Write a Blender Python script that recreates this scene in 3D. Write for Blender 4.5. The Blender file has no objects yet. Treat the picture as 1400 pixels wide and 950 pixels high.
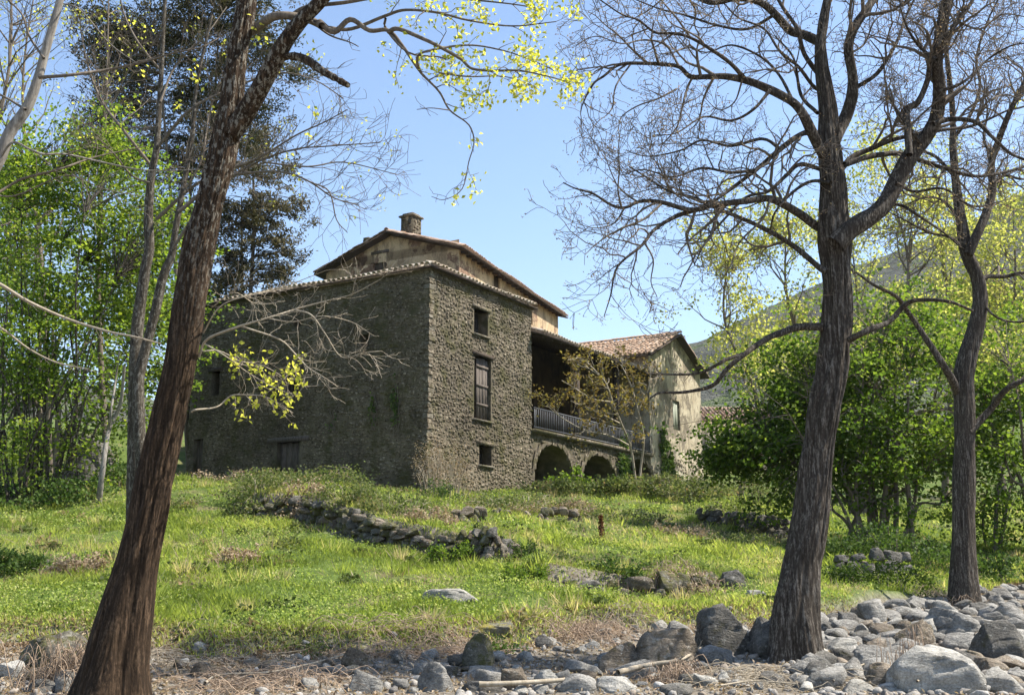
import bpy, bmesh, math, random
import numpy as np
from mathutils import Vector, Matrix
sc = bpy.context.scene
col = sc.collection
PI = math.pi
rad = math.radians

# ------------------------------------------------------------------ camera
F, CX, CY = 1481.0, 700.0, 475.0
PITCH = math.atan(299 / F)
cd = bpy.data.cameras.new('camera')
cd.sensor_width = 36.0
cd.lens = 36.0 * F / 1400.0
cd.clip_start, cd.clip_end = 0.1, 8000
cam = bpy.data.objects.new('camera', cd)
cam.rotation_euler = (PI / 2 + PITCH, 0, 0)
col.objects.link(cam)
sc.camera = cam

# ------------------------------------------------------------------ sky, sun, exposure
SUN_AZ, SUN_EL = rad(86), rad(53)
w = bpy.data.worlds.new('World')
sc.world = w
w.use_nodes = True
nt = w.node_tree
sky = nt.nodes.new('ShaderNodeTexSky')
sky.sky_type = 'NISHITA'
sky.sun_disc = False
sky.sun_elevation = SUN_EL
sky.sun_rotation = SUN_AZ
sky.air_density = 1.0
sky.dust_density = 0.6
sky.ozone_density = 1.6
bg = nt.nodes['Background']
bg.inputs['Strength'].default_value = 0.12
nt.links.new(sky.outputs['Color'], bg.inputs['Color'])
sv = Vector((math.sin(SUN_AZ) * math.cos(SUN_EL), math.cos(SUN_AZ) * math.cos(SUN_EL), math.sin(SUN_EL)))
ld = bpy.data.lights.new('sun', 'SUN')
ld.energy = 5.0
ld.angle = rad(0.5)
ld.color = (1.0, 0.94, 0.84)
sun = bpy.data.objects.new('sun', ld)
sun.rotation_euler = sv.to_track_quat('Z', 'Y').to_euler()
sun.location = sv * 200
col.objects.link(sun)
sc.view_settings.view_transform = 'Standard'
sc.view_settings.look = 'None'
sc.view_settings.exposure = 1.13
sc.view_settings.gamma = 1.0
sc.cycles.max_bounces = 6
sc.cycles.diffuse_bounces = 3
sc.cycles.glossy_bounces = 2
sc.cycles.transmission_bounces = 4
sc.cycles.transparent_max_bounces = 4
sc.cycles.use_adaptive_sampling = True
sc.cycles.adaptive_threshold = 0.02

# ------------------------------------------------------------------ pixel -> place (design aid: the photo's own pixels)
cp_, sp_ = math.cos(PITCH), math.sin(PITCH)
def ray(px, py):
    a, b = (px - CX) / F, -(py - CY) / F
    return np.array([a, cp_ - b * sp_, sp_ + b * cp_])
def P(px, py, Y):
    d = ray(px, py)
    return d * (Y / d[1])
def onplane(px, py, o, n):
    d = ray(px, py)
    return d * (np.dot(o, n) / np.dot(d, n))

# ------------------------------------------------------------------ noise
def _h(ix, iy, iz):
    h = (ix.astype(np.int64) * 374761393 + iy.astype(np.int64) * 668265263 + iz.astype(np.int64) * 2147483647 * 3 + 144269) & 0xffffffff
    h = ((h ^ (h >> 13)) * 1274126177) & 0xffffffff
    h = ((h ^ (h >> 15)) * 2246822519) & 0xffffffff
    return ((h ^ (h >> 16)) & 0xffff) / 32767.5 - 1.0
def vnoise(p):
    p = np.asarray(p, float)
    i = np.floor(p).astype(np.int64)
    f = p - i
    f = f * f * (3 - 2 * f)
    r = 0
    for dx in (0, 1):
        wx = f[:, 0] if dx else 1 - f[:, 0]
        for dy in (0, 1):
            wy = f[:, 1] if dy else 1 - f[:, 1]
            for dz in (0, 1):
                wz = f[:, 2] if dz else 1 - f[:, 2]
                r = r + wx * wy * wz * _h(i[:, 0] + dx, i[:, 1] + dy, i[:, 2] + dz)
    return r
def fbm(p, o=3):
    p = np.asarray(p, float)
    s, a, t = 0, 1.0, 0
    for k in range(o):
        s = s + a * vnoise(p * 2.0 ** k + 17.3 * k)
        t += a
        a *= 0.5
    return s / t

# ------------------------------------------------------------------ objects
BASE = {}
def tag(o, label=None, cat=None, group=None, kind=None):
    if label: o['label'] = label
    if cat: o['category'] = cat
    if group: o['group'] = group
    if kind: o['kind'] = kind
    return o
def thing(name, loc, label, cat, group=None):
    o = bpy.data.objects.new(name, None)
    o.empty_display_size = 0.2
    o.location = [float(t) for t in loc]
    col.objects.link(o)
    BASE[o.name] = np.array(loc, float)
    return tag(o, label, cat, group)
def base_of(o):
    while o is not None:
        if o.name in BASE: return BASE[o.name]
        o = o.parent
    return np.zeros(3)
def make_mesh(name, V, faces, mat, smooth=False, rnd=None):
    """faces: an (N,3)/(N,4) int array or a list of such arrays; rnd: one value per face."""
    V = np.asarray(V, np.float32)
    if isinstance(faces, np.ndarray): faces = [faces]
    faces = [np.asarray(f, np.int32) for f in faces if len(f)]
    me = bpy.data.meshes.new(name)
    me.vertices.add(len(V))
    me.vertices.foreach_set('co', V.ravel())
    nl = sum(f.size for f in faces)
    npol = sum(len(f) for f in faces)
    me.loops.add(nl)
    me.loops.foreach_set('vertex_index', np.concatenate([f.ravel() for f in faces]))
    me.polygons.add(npol)
    st, s0 = [], 0
    for f in faces:
        k = f.shape[1]
        st.append(s0 + np.arange(len(f), dtype=np.int32) * k)
        s0 += f.size
    me.polygons.foreach_set('loop_start', np.concatenate(st).astype(np.int32))
    if smooth: me.polygons.foreach_set('use_smooth', np.ones(npol, bool))
    if rnd is not None:
        at = me.attributes.new('rnd', 'FLOAT', 'FACE')
        at.data.foreach_set('value', np.asarray(rnd, np.float32))
    me.update(calc_edges=True)
    me.materials.append(mat)
    return me
def put(name, V, faces, mat, parent=None, smooth=False, rnd=None, loc=None):
    b = base_of(parent) if parent is not None else (np.array(loc, float) if loc is not None else np.zeros(3))
    me = make_mesh(name, np.asarray(V, float) - b, faces, mat, smooth, rnd)
    o = bpy.data.objects.new(name, me)
    col.objects.link(o)
    if parent is not None: o.parent = parent
    elif loc is not None:
        o.location = [float(t) for t in loc]
        BASE[o.name] = b
    return o
def inst(name, me, M, parent=None):
    """an object that shares mesh data; M is a 4x4 in world axes, moved to the parent's base"""
    o = bpy.data.objects.new(name, me)
    M = M.copy()
    if parent is not None:
        b = base_of(parent)
        M.translation = M.translation - Vector(b)
        o.parent = parent
    o.matrix_local = M
    col.objects.link(o)
    return o
class MB:
    """collects boxes, quads and prisms into one mesh"""
    def __init__(s): s.v, s.q, s.t, s.n = [], [], [], 0
    def add(s, V, q=None, t=None):
        V = np.asarray(V, float).reshape(-1, 3)
        s.v.append(V)
        if q is not None and len(q): s.q.append(np.asarray(q, int).reshape(-1, 4) + s.n)
        if t is not None and len(t): s.t.append(np.asarray(t, int).reshape(-1, 3) + s.n)
        s.n += len(V)
        return s
    def quad(s, a, b, c, d): return s.add([a, b, c, d], [[0, 1, 2, 3]])
    def hexa(s, c8):
        return s.add(c8, [[0, 3, 2, 1], [4, 5, 6, 7], [0, 1, 5, 4], [1, 2, 6, 5], [2, 3, 7, 6], [3, 0, 4, 7]])
    def box(s, o, ax, ay, az):
        """o corner, three edge vectors"""
        o, ax, ay, az = (np.asarray(t, float) for t in (o, ax, ay, az))
        return s.hexa([o, o + ax, o + ax + ay, o + ay, o + az, o + ax + az, o + ax + ay + az, o + ay + az])
    def build(s, name, mat, parent=None, smooth=False, loc=None):
        return put(name, np.concatenate(s.v), [np.concatenate(t) for t in (s.q, s.t) if t], mat, parent, smooth, None, loc)
UP = np.array([0, 0, 1.0])
def unit(a):
    a = np.asarray(a, float)
    return a / np.linalg.norm(a)

# ------------------------------------------------------------------ materials
class NT:
    def __init__(s, name):
        s.m = bpy.data.materials.new(name)
        s.m.use_nodes = True
        s.t = s.m.node_tree
        s.t.nodes.clear()
        s.out = s.n('ShaderNodeOutputMaterial')
        s.geo = None
    def n(s, typ, **kw):
        x = s.t.nodes.new(typ)
        for k, v in kw.items(): setattr(x, k, v)
        return x
    def l(s, a, b): s.t.links.new(a, b)
    def pos(s, scale=(1, 1, 1), obj=False):
        if obj:
            g = s.n('ShaderNodeTexCoord').outputs['Object']
        else:
            g = s.n('ShaderNodeNewGeometry').outputs['Position']
        mp = s.n('ShaderNodeMapping')
        mp.inputs['Scale'].default_value = scale
        s.l(g, mp.inputs['Vector'])
        return mp.outputs['Vector']
    def noise(s, vec, scale, detail=3.0, rough=0.55, dist=0.0):
        x = s.n('ShaderNodeTexNoise')
        x.inputs['Scale'].default_value = scale
        x.inputs['Detail'].default_value = detail
        x.inputs['Roughness'].default_value = rough
        x.inputs['Distortion'].default_value = dist
        s.l(vec, x.inputs['Vector'])
        return x.outputs['Fac']
    def voro(s, vec, scale, out='Color', feature='F1'):
        x = s.n('ShaderNodeTexVoronoi', feature=feature)
        x.inputs['Scale'].default_value = scale
        s.l(vec, x.inputs['Vector'])
        return x.outputs[out]
    def attr(s, name='rnd'):
        return s.n('ShaderNodeAttribute', attribute_name=name).outputs['Fac']
    def ramp(s, fac, stops, mode='LINEAR'):
        x = s.n('ShaderNodeValToRGB')
        x.color_ramp.interpolation = mode
        e = x.color_ramp.elements
        while len(e) < len(stops): e.new(0.5)
        for k, (p, c) in enumerate(stops):
            e[k].position = p
            e[k].color = (c[0], c[1], c[2], 1) if not isinstance(c, (int, float)) else (c, c, c, 1)
        s.l(fac, x.inputs['Fac'])
        return x.outputs['Color']
    def mix(s, fac, a, b, mode='MIX'):
        x = s.n('ShaderNodeMix', data_type='RGBA', blend_type=mode)
        for sock, v in ((x.inputs[0], fac), (x.inputs[6], a), (x.inputs[7], b)):
            if isinstance(v, (int, float)): sock.default_value = v
            elif isinstance(v, tuple): sock.default_value = (*v[:3], 1)
            else: s.l(v, sock)
        return x.outputs[2]
    def math(s, op, a, b=0.5):
        x = s.n('ShaderNodeMath', operation=op)
        for sock, v in ((x.inputs[0], a), (x.inputs[1], b)):
            if isinstance(v, (int, float)): sock.default_value = v
            else: s.l(v, sock)
        return x.outputs[0]
    def bump(s, h, dist=0.02, strength=1.0, normal=None):
        x = s.n('ShaderNodeBump')
        x.inputs['Distance'].default_value = dist
        x.inputs['Strength'].default_value = strength
        s.l(h, x.inputs['Height'])
        if normal is not None: s.l(normal, x.inputs['Normal'])
        return x.outputs['Normal']
    def done(s, color, rough=0.9, normal=None, spec=0.25, metal=0.0):
        b = s.n('ShaderNodeBsdfPrincipled')
        if isinstance(color, tuple): b.inputs['Base Color'].default_value = (*color[:3], 1)
        else: s.l(color, b.inputs['Base Color'])
        if isinstance(rough, (int, float)): b.inputs['Roughness'].default_value = rough
        else: s.l(rough, b.inputs['Roughness'])
        b.inputs['Specular IOR Level'].default_value = spec
        b.inputs['Metallic'].default_value = metal
        if normal is not None: s.l(normal, b.inputs['Normal'])
        s.l(b.outputs[0], s.out.inputs['Surface'])
        return s.m
    def leaf(s, color, trans_color=None, tfac=0.45, rough=0.5, spec=0.3):
        b = s.n('ShaderNodeBsdfPrincipled')
        b.inputs['Roughness'].default_value = rough
        b.inputs['Specular IOR Level'].default_value = spec
        s.l(color, b.inputs['Base Color'])
        t = s.n('ShaderNodeBsdfTranslucent')
        s.l(trans_color if trans_color is not None else color, t.inputs['Color'])
        mx = s.n('ShaderNodeMixShader')
        mx.inputs[0].default_value = tfac
        s.l(b.outputs[0], mx.inputs[1])
        s.l(t.outputs[0], mx.inputs[2])
        s.l(mx.outputs[0], s.out.inputs['Surface'])
        return s.m

def mat_leaf(name, stops, trans_gain=1.6, tfac=0.5, rough=0.6, spec=0.15):
    t = NT(name)
    c = t.ramp(t.attr(), stops)
    tc = t.mix(1.0, c, (trans_gain, trans_gain, trans_gain * 0.7), 'MULTIPLY')
    return t.leaf(c, tc, tfac, rough, spec)

def mat_bark(name, dark, mid, pale, pale_at=0.62, scale=1.0, bump=0.02, patches=None, patch_z=None):
    t = NT(name)
    p = t.pos((1, 1, 0.075))
    n1 = t.noise(p, 22 * scale, 5, 0.68)
    n4 = t.noise(t.pos((1, 1, 0.4)), 34 * scale, 4, 0.7)
    n1 = t.math('ADD', t.math('MULTIPLY', n1, 0.62), t.math('MULTIPLY', n4, 0.38))
    n2 = t.noise(t.pos(), 3.2 * scale, 4, 0.6)
    c = t.ramp(n1, [(0.38, dark), (0.50, mid), (pale_at + 0.02, pale)])
    c = t.mix(t.ramp(n2, [(0.38, 0.05), (0.62, 0.6)]), c, mid)
    if patches:
        n3 = t.noise(t.pos((1, 1, 0.45)), 15 * scale, 5, 0.75)
        k = t.ramp(n3, [(0.535, 0.0), (0.57, 0.9)])
        if patch_z:
            sz = t.n('ShaderNodeSeparateXYZ'); t.l(t.n('ShaderNodeNewGeometry').outputs['Position'], sz.inputs[0])
            mr = t.n('ShaderNodeMapRange'); mr.inputs[1].default_value, mr.inputs[2].default_value = patch_z
            t.l(sz.outputs[2], mr.inputs[0]); k = t.math('MULTIPLY', k, mr.outputs[0])
        c = t.mix(k, c, patches)
    nb = t.bump(n1, bump, 0.9)
    return t.done(c, 0.93, nb, 0.15)

def mat_stone(name, stops, scale=5.0, moss=None, bump=0.015, moss_at=0.55, fine=24.0):
    t = NT(name)
    p = t.pos()
    cell = t.noise(p, scale, 1.0, 0.5)
    c = t.ramp(cell, stops)
    c = t.mix(0.8, c, t.ramp(t.noise(p, 0.45, 5, 0.6), [(0.35, 0.55), (0.5, 0.95), (0.65, 1.25)]), 'MULTIPLY')
    f = t.noise(p, fine, 5, 0.65)
    c = t.mix(0.75, c, t.ramp(f, [(0.3, 0.35), (0.55, 1.0), (0.75, 1.5)]), 'MULTIPLY')
    if moss:
        g = t.noise(p, 1.1, 4, 0.65)
        c = t.mix(t.ramp(g, [(moss_at - 0.05, 0.0), (moss_at + 0.1, 0.8)]), c, moss)
    return t.done(c, 0.93, t.bump(f, bump, 0.8), 0.2)

M = {}
M['masonry'] = mat_stone('masonry', [(0.30, (0.055, 0.043, 0.030)), (0.42, (0.112, 0.090, 0.063)), (0.52, (0.19, 0.155, 0.108)), (0.6, (0.118, 0.102, 0.080)), (0.7, (0.32, 0.27, 0.195))], 8.0, (0.07, 0.064, 0.024), moss_at=0.53)
M['mortar'] = mat_stone('mortar', [(0.3, (0.09, 0.074, 0.051)), (0.7, (0.16, 0.135, 0.094))], 3.0, (0.055, 0.053, 0.022), 0.02)
M['quoin'] = mat_stone('quoin', [(0.35, (0.10, 0.088, 0.066)), (0.5, (0.18, 0.16, 0.125)), (0.65, (0.13, 0.108, 0.075))], 4.0, (0.07, 0.065, 0.028), moss_at=0.56)
def plaster(name, a, b, patch, stain, patch_at=0.56):
    t = NT(name)
    p = t.pos()
    c = t.ramp(t.noise(p, 0.9, 6, 0.62), [(0.36, a), (0.62, b)])
    st = t.noise(t.pos((1.6, 1.6, 0.75)), 1.3, 6, 0.7)
    c = t.mix(t.ramp(st, [(0.48, 0.0), (0.60, 0.85)]), c, stain)
    pn = t.noise(p, 0.55, 7, 0.68)
    rub = t.ramp(t.noise(p, 5.5, 2, 0.6), [(0.4, tuple(0.6 * x for x in patch)), (0.62, patch)])
    c = t.mix(t.ramp(pn, [(patch_at, 0.0), (patch_at + 0.025, 0.9)]), c, rub)
    f = t.noise(p, 14, 6, 0.7)
    c = t.mix(0.6, c, t.ramp(f, [(0.3, 0.55), (0.6, 1.0), (0.75, 1.25)]), 'MULTIPLY')
    return t.done(c, 0.95, t.bump(f, 0.02, 0.7), 0.15)
M['plaster_tan'] = plaster('plaster_tan', (0.46, 0.335, 0.205), (0.56, 0.43, 0.275), (0.24, 0.15, 0.105), (0.25, 0.185, 0.12), 0.52)
M['plaster_cream'] = plaster('plaster_cream', (0.50, 0.44, 0.33), (0.38, 0.32, 0.23), (0.22, 0.185, 0.14), (0.17, 0.145, 0.105), 0.52)
M['plaster_porch_shade'] = plaster('plaster_porch_shade', (0.055, 0.038, 0.024), (0.075, 0.052, 0.034), (0.04, 0.03, 0.022), (0.035, 0.026, 0.018))  # porch shade darkened into the plaster colour of the loggia back wall
def wood(name, a, b):
    t = NT(name)
    n = t.noise(t.pos((6, 6, 0.6)), 6, 5, 0.6)
    return t.done(t.ramp(n, [(0.35, a), (0.65, b)]), 0.85, t.bump(n, 0.004), 0.2)
M['wood_grey'] = wood('wood_grey', (0.06, 0.048, 0.04), (0.15, 0.125, 0.105))
M['wood_dark'] = wood('wood_dark', (0.03, 0.022, 0.016), (0.075, 0.055, 0.04))
M['wood_green'] = wood('wood_green', (0.18, 0.20, 0.16), (0.30, 0.31, 0.25))
t = NT('dark_glass'); M['glass'] = t.done((0.02, 0.022, 0.025), 0.12, None, 0.5)
t = NT('iron'); M['iron'] = t.done(t.ramp(t.noise(t.pos(), 30, 3), [(0.3, (0.09, 0.09, 0.10)), (0.7, (0.17, 0.17, 0.17))]), 0.75, None, 0.15)
def tiles(name, cols):
    t = NT(name)
    p = t.pos()
    c = t.ramp(t.voro(p, 3.1), cols)
    c = t.mix(t.ramp(t.noise(p, 2.2, 5, 0.65), [(0.5, 0.0), (0.68, 0.75)]), c, (0.20, 0.185, 0.14))
    f = t.noise(p, 22, 4, 0.65)
    c = t.mix(0.55, c, t.ramp(f, [(0.3, 0.5), (0.6, 1.1)]), 'MULTIPLY')
    return t.done(c, 0.92, t.bump(f, 0.01), 0.2)
M['tile'] = tiles('roof_tile', [(0.15, (0.30, 0.20, 0.14)), (0.4, (0.45, 0.31, 0.22)), (0.6, (0.38, 0.24, 0.155)), (0.85, (0.52, 0.40, 0.31))])
M['tile_old'] = tiles('roof_tile_mossy', [(0.2, (0.34, 0.28, 0.21)), (0.45, (0.46, 0.37, 0.28)), (0.65, (0.38, 0.30, 0.22)), (0.85, (0.56, 0.50, 0.42))])
t = NT('room_shade'); M['room_shade'] = t.done((0.025, 0.022, 0.018), 0.95)  # near-black colour standing for the shade of unlit rooms behind openings
M['bark_walnut'] = mat_bark('bark_walnut', (0.014, 0.011, 0.008), (0.05, 0.04, 0.031), (0.21, 0.185, 0.155), 0.585, 1.3)
M['bark_brown'] = mat_bark('bark_brown', (0.007, 0.0045, 0.003), (0.030, 0.019, 0.011), (0.13, 0.085, 0.052), 0.60, 1.3, patches=(0.20, 0.18, 0.145), patch_z=(2.6, 5.0))
M['bark_pale'] = mat_bark('bark_pale', (0.10, 0.09, 0.075), (0.20, 0.18, 0.155), (0.36, 0.34, 0.30), 0.6, 1.0, 0.006)
M['bark_twig'] = mat_bark('bark_twig', (0.07, 0.056, 0.043), (0.14, 0.115, 0.09), (0.23, 0.195, 0.155), 0.62, 1.0, 0.003)
M['bark_straw'] = mat_bark('bark_straw', (0.22, 0.185, 0.13), (0.32, 0.27, 0.20), (0.45, 0.40, 0.32), 0.62, 1.0, 0.003)
M['bark_mossy'] = mat_bark('bark_mossy', (0.018, 0.014, 0.010), (0.05, 0.041, 0.03), (0.13, 0.115, 0.09), 0.6, 1.2, 0.01, patches=(0.17, 0.155, 0.13))
# ------------------------------------------------------------------ terrain
GP = [  # photo pixel and distance of points on the ground
    (30, 945, 13.4), (400, 945, 13.4), (700, 948, 13.3), (1000, 948, 13.3), (1380, 948, 13.3), (150, 940, 13.5),
    (60, 905, 15.0), (300, 900, 15.6), (600, 905, 15.5), (850, 915, 15.2), (1250, 905, 15.6), (1090, 888, 16.8),
    (30, 868, 17.4), (240, 872, 17.4), (500, 872, 17.6), (680, 868, 18.0), (930, 856, 19.0), (1200, 850, 20.0), (1380, 850, 20.5),
    (40, 800, 21.5), (300, 800, 21.5), (520, 800, 22.0), (700, 815, 21.5), (840, 817, 22.5), (960, 810, 23.5), (1200, 815, 24.5),
    (1317, 822, 26.0), (1390, 815, 27.0), (1000, 788, 25.5),
    (700, 787, 23.5), (850, 780, 25.0), (930, 765, 28.0),
    (60, 740, 26.5), (300, 745, 26.5), (450, 745, 26.0), (580, 770, 25.5), (690, 770, 26.0), (800, 745, 30.0), (960, 745, 31.0),
    (60, 692, 32), (240, 700, 31), (330, 715, 29.5), (430, 728, 28.5), (540, 752, 27.2), (640, 770, 26.0),
    (330, 688, 31.5), (430, 676, 31.0), (520, 704, 29.0), (600, 726, 28.0), (690, 728, 29.0), (800, 728, 33),
    (420, 664, 35), (500, 674, 36), (600, 688, 37), (700, 688, 38), (800, 694, 38), (880, 690, 40),
    (583, 676, 42), (500, 674, 44.2), (400, 674, 46.8), (320, 690, 47.5), (280, 674, 49.5), (725, 675, 48.5), (820, 674, 56), (920, 658, 64), (960, 655, 68),
    (960, 722, 37), (1060, 735, 37), (960, 690, 41), (1060, 695, 44), (1200, 760, 33), (1200, 745, 36), (1150, 705, 46), (1260, 725, 42), (1390, 760, 35),
    (1380, 800, 30), (1230, 700, 55), (1380, 700, 50), (1050, 660, 75), (1300, 655, 85),
    (100, 650, 40), (30, 655, 40), (180, 655, 41), (200, 592, 58), (100, 592, 62), (20, 600, 62),
]
ctl = [P(*g) for g in GP]
ctl += [np.array(c, float) for c in [(-14, 12, -1.7), (0, 10.5, -1.65), (14, 12, -1.6), (-14, -6, -1.75), (0, -4, -1.7), (14, -6, -1.7), (30, 12, -1.0), (30, 22, -0.5),
       (-22, 20, -0.3), (-22, 35, 2.2), (-30, 60, 7.0), (-10, 75, 7.5), (10, 85, 8.0), (30, 95, 9), (-45, 45, 5), (45, 45, 1.8), (50, 80, 7), (-40, 85, 12), (60, 15, 0.5), (-45, 10, -1.0), (0, 62, 5.5), (-12, 60, 4.6)]]
ctl = np.array(ctl)
def _tps(d2): return np.where(d2 > 1e-9, d2 * np.log(np.maximum(d2, 1e-9)), 0.0)
_n = len(ctl)
_K = _tps(((ctl[:, None, :2] - ctl[None, :, :2]) ** 2).sum(-1)) + np.eye(_n) * 6.0
_Pm = np.c_[np.ones(_n), ctl[:, :2]]
_sol = np.linalg.solve(np.block([[_K, _Pm], [_Pm.T, np.zeros((3, 3))]]), np.r_[ctl[:, 2], 0, 0, 0])
def tps(x, y):
    out = np.zeros(len(x))
    for s in range(0, len(x), 20000):
        xx, yy = x[s:s + 20000], y[s:s + 20000]
        d2 = (xx[:, None] - ctl[None, :, 0]) ** 2 + (yy[:, None] - ctl[None, :, 1]) ** 2
        out[s:s + 20000] = _tps(d2) @ _sol[:_n] + _sol[_n] + _sol[_n + 1] * xx + _sol[_n + 2] * yy
    return out
# front edge of the grass, photo pixels -> bearing (x / y) and ground range
EDGE = [(0, 868), (110, 868), (230, 872), (330, 882), (400, 876), (520, 870), (600, 874), (640, 862), (720, 866), (800, 838), (860, 838), (950, 840), (1040, 838), (1130, 830), (1200, 818), (1290, 812), (1400, 800)]
def smooth01(t):
    t = np.clip(t, 0, 1)
    return t * t * (3 - 2 * t)
def far_z(x, y):
    r = np.maximum(y - 60, 0) * 0.10 + np.maximum(np.abs(x) - 35, 0) * 0.12
    return 6 + r
def raw_height(x, y):
    z = tps(np.clip(x, -45, 60), np.clip(y, -6, 95))
    f = smooth01((np.hypot(np.maximum(np.abs(x - 5) - 32, 0), np.maximum(y - 72, 0))) / 30.0)
    f = np.where(y < 20, f * 0.0, f)
    return z * (1 - f) + far_z(x, y) * f
XS = np.unique(np.r_[np.linspace(-24, 34, 330), -24 - np.geomspace(0.3, 1400, 46), 34 + np.geomspace(0.3, 1400, 46)])
YS = np.unique(np.r_[np.linspace(8, 52, 300), np.linspace(52, 96, 80), 96 + np.geomspace(1, 1900, 40), 8 - np.geomspace(0.3, 300, 30)])
GX, GY = np.meshgrid(XS, YS)
GZ = raw_height(GX.ravel(), GY.ravel())
# edge range by bearing, found on the smooth terrain
def _interp(x, y, Z=None):
    Z = GZ.reshape(GX.shape) if Z is None else Z
    x, y = np.asarray(x, float), np.asarray(y, float)
    i = np.clip(np.searchsorted(XS, x) - 1, 0, len(XS) - 2)
    j = np.clip(np.searchsorted(YS, y) - 1, 0, len(YS) - 2)
    fx = np.clip((x - XS[i]) / (XS[i + 1] - XS[i]), 0, 1)
    fy = np.clip((y - YS[j]) / (YS[j + 1] - YS[j]), 0, 1)
    return (Z[j, i] * (1 - fx) * (1 - fy) + Z[j, i + 1] * fx * (1 - fy) + Z[j + 1, i] * (1 - fx) * fy + Z[j + 1, i + 1] * fx * fy)
def _hit(px, py, Z=None):
    d = ray(px, py)
    tt = np.arange(9, 130, 0.05) / d[1]
    q = d[None, :] * tt[:, None]
    below = q[:, 2] < _interp(q[:, 0], q[:, 1], Z)
    k = np.argmax(below) if below.any() else len(tt) - 1
    return q[k]
EP = np.array([_hit(*e) for e in EDGE])
def edge_y(x, y):
    b = x / np.maximum(y, 1)
    return np.interp(b, EP[:, 0] / EP[:, 1], EP[:, 1])
def grassy(x, y):
    """signed metres behind the edge of the grass"""
    n = fbm(np.c_[x * 0.9, y * 0.9, np.zeros(len(x))], 3) * 1.1
    return y - edge_y(x, y) + n
gx, gy = GX.ravel(), GY.ravel()
g = grassy(gx, gy)
near = smooth01((100 - gy) / 30) * smooth01((60 - np.abs(gx)) / 20)
# a cut bank of about 0.3 m at the edge of the meadow, stony relief in the bed, tussocks above
GZ = GZ + near * (0.26 * (smooth01(g / 0.6 + 0.5) - 0.7) * smooth01((30 - gy) / 6))
GZ = GZ + near * (np.where(g < 0, 0.10, 0.12) * fbm(np.c_[gx * 1.1, gy * 1.1, gx * 0 + 3], 4) + 0.13 * smooth01(g / 2) * fbm(np.c_[gx * 0.42, gy * 0.42, gx * 0 + 8], 2))
GZ = GZ + (1 - near) * 3.0 * fbm(np.c_[gx * 0.03, gy * 0.03, gx * 0], 4)
# terrace steps behind the ruined walls
WALL_BASE = [([(326, 709), (360, 712), (400, 716), (435, 722), (470, 732), (505, 744), (536, 750), (570, 757), (600, 763), (630, 770), (660, 772), (690, 768), (706, 764)], 0.62, 3.2),
             ([(724, 797), (770, 806), (823, 812), (870, 818), (916, 820), (957, 814), (984, 806)], 0.36, 2.6),
             ([(960, 716), (1000, 724), (1040, 730), (1078, 734)], 0.35, 3.0), ([(1150, 784), (1200, 792), (1260, 790)], 0.35, 3.0)]
step_face = np.zeros(len(gx))
for wb, hgt_, fall in WALL_BASE:
    q = np.array([_hit(*e) for e in wb])
    yb = np.interp(gx, q[:, 0], q[:, 1])
    dy_ = gy - yb
    edge_ = smooth01((gx - q[0, 0] + 0.4) / 0.8) * smooth01((q[-1, 0] + 0.4 - gx) / 0.8)
    step_face = np.maximum(step_face, edge_ * smooth01((dy_ + 0.25) / 0.2) * smooth01((0.75 - dy_) / 0.3))
    GZ = GZ + hgt_ * edge_ * smooth01((dy_ - 0.15) / 0.3) * np.clip(1 - (dy_ - 0.4) / fall, 0, 1)
ZG = GZ.reshape(GX.shape)
def hz(x, y): return float(_interp(np.array([x]), np.array([y]), ZG)[0])
def hzv(x, y): return _interp(x, y, ZG)
def hit(px, py): return _hit(px, py, ZG)
nx, ny = len(XS), len(YS)
ii, jj = np.meshgrid(np.arange(nx - 1), np.arange(ny - 1))
k0 = (jj * nx + ii).ravel()
t = NT('meadow_and_river_ground')
p = t.pos()
gm = t.attr('grass')
f1 = t.noise(p, 7, 5, 0.65)
f2 = t.noise(p, 0.6, 4, 0.6)
soil = t.ramp(f1, [(0.3, (0.065, 0.053, 0.040)), (0.5, (0.155, 0.132, 0.10)), (0.7, (0.27, 0.24, 0.20))])
soil = t.mix(t.ramp(t.voro(p, 16, 'Distance'), [(0.2, 0.55), (0.5, 0.0)]), soil, (0.22, 0.20, 0.175))
turf = t.ramp(f1, [(0.3, (0.040, 0.055, 0.015)), (0.55, (0.085, 0.125, 0.026)), (0.72, (0.16, 0.17, 0.06))])
turf = t.mix(t.ramp(f2, [(0.52, 0.0), (0.64, 0.7)]), turf, (0.17, 0.14, 0.075))
M['ground'] = t.done(t.mix(gm, soil, turf), 0.95, t.bump(f1, 0.05, 0.8), 0.1)
gr = put('ground', np.c_[gx, gy, GZ], np.c_[k0, k0 + 1, k0 + nx + 1, k0 + nx], M['ground'], None, True)
at = gr.data.attributes.new('grass', 'FLOAT', 'POINT')
at.data.foreach_set('value', (smooth01(g / 0.8 + 0.4) * (1 - step_face)).astype(np.float32))
tag(gr, kind='structure')
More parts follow.
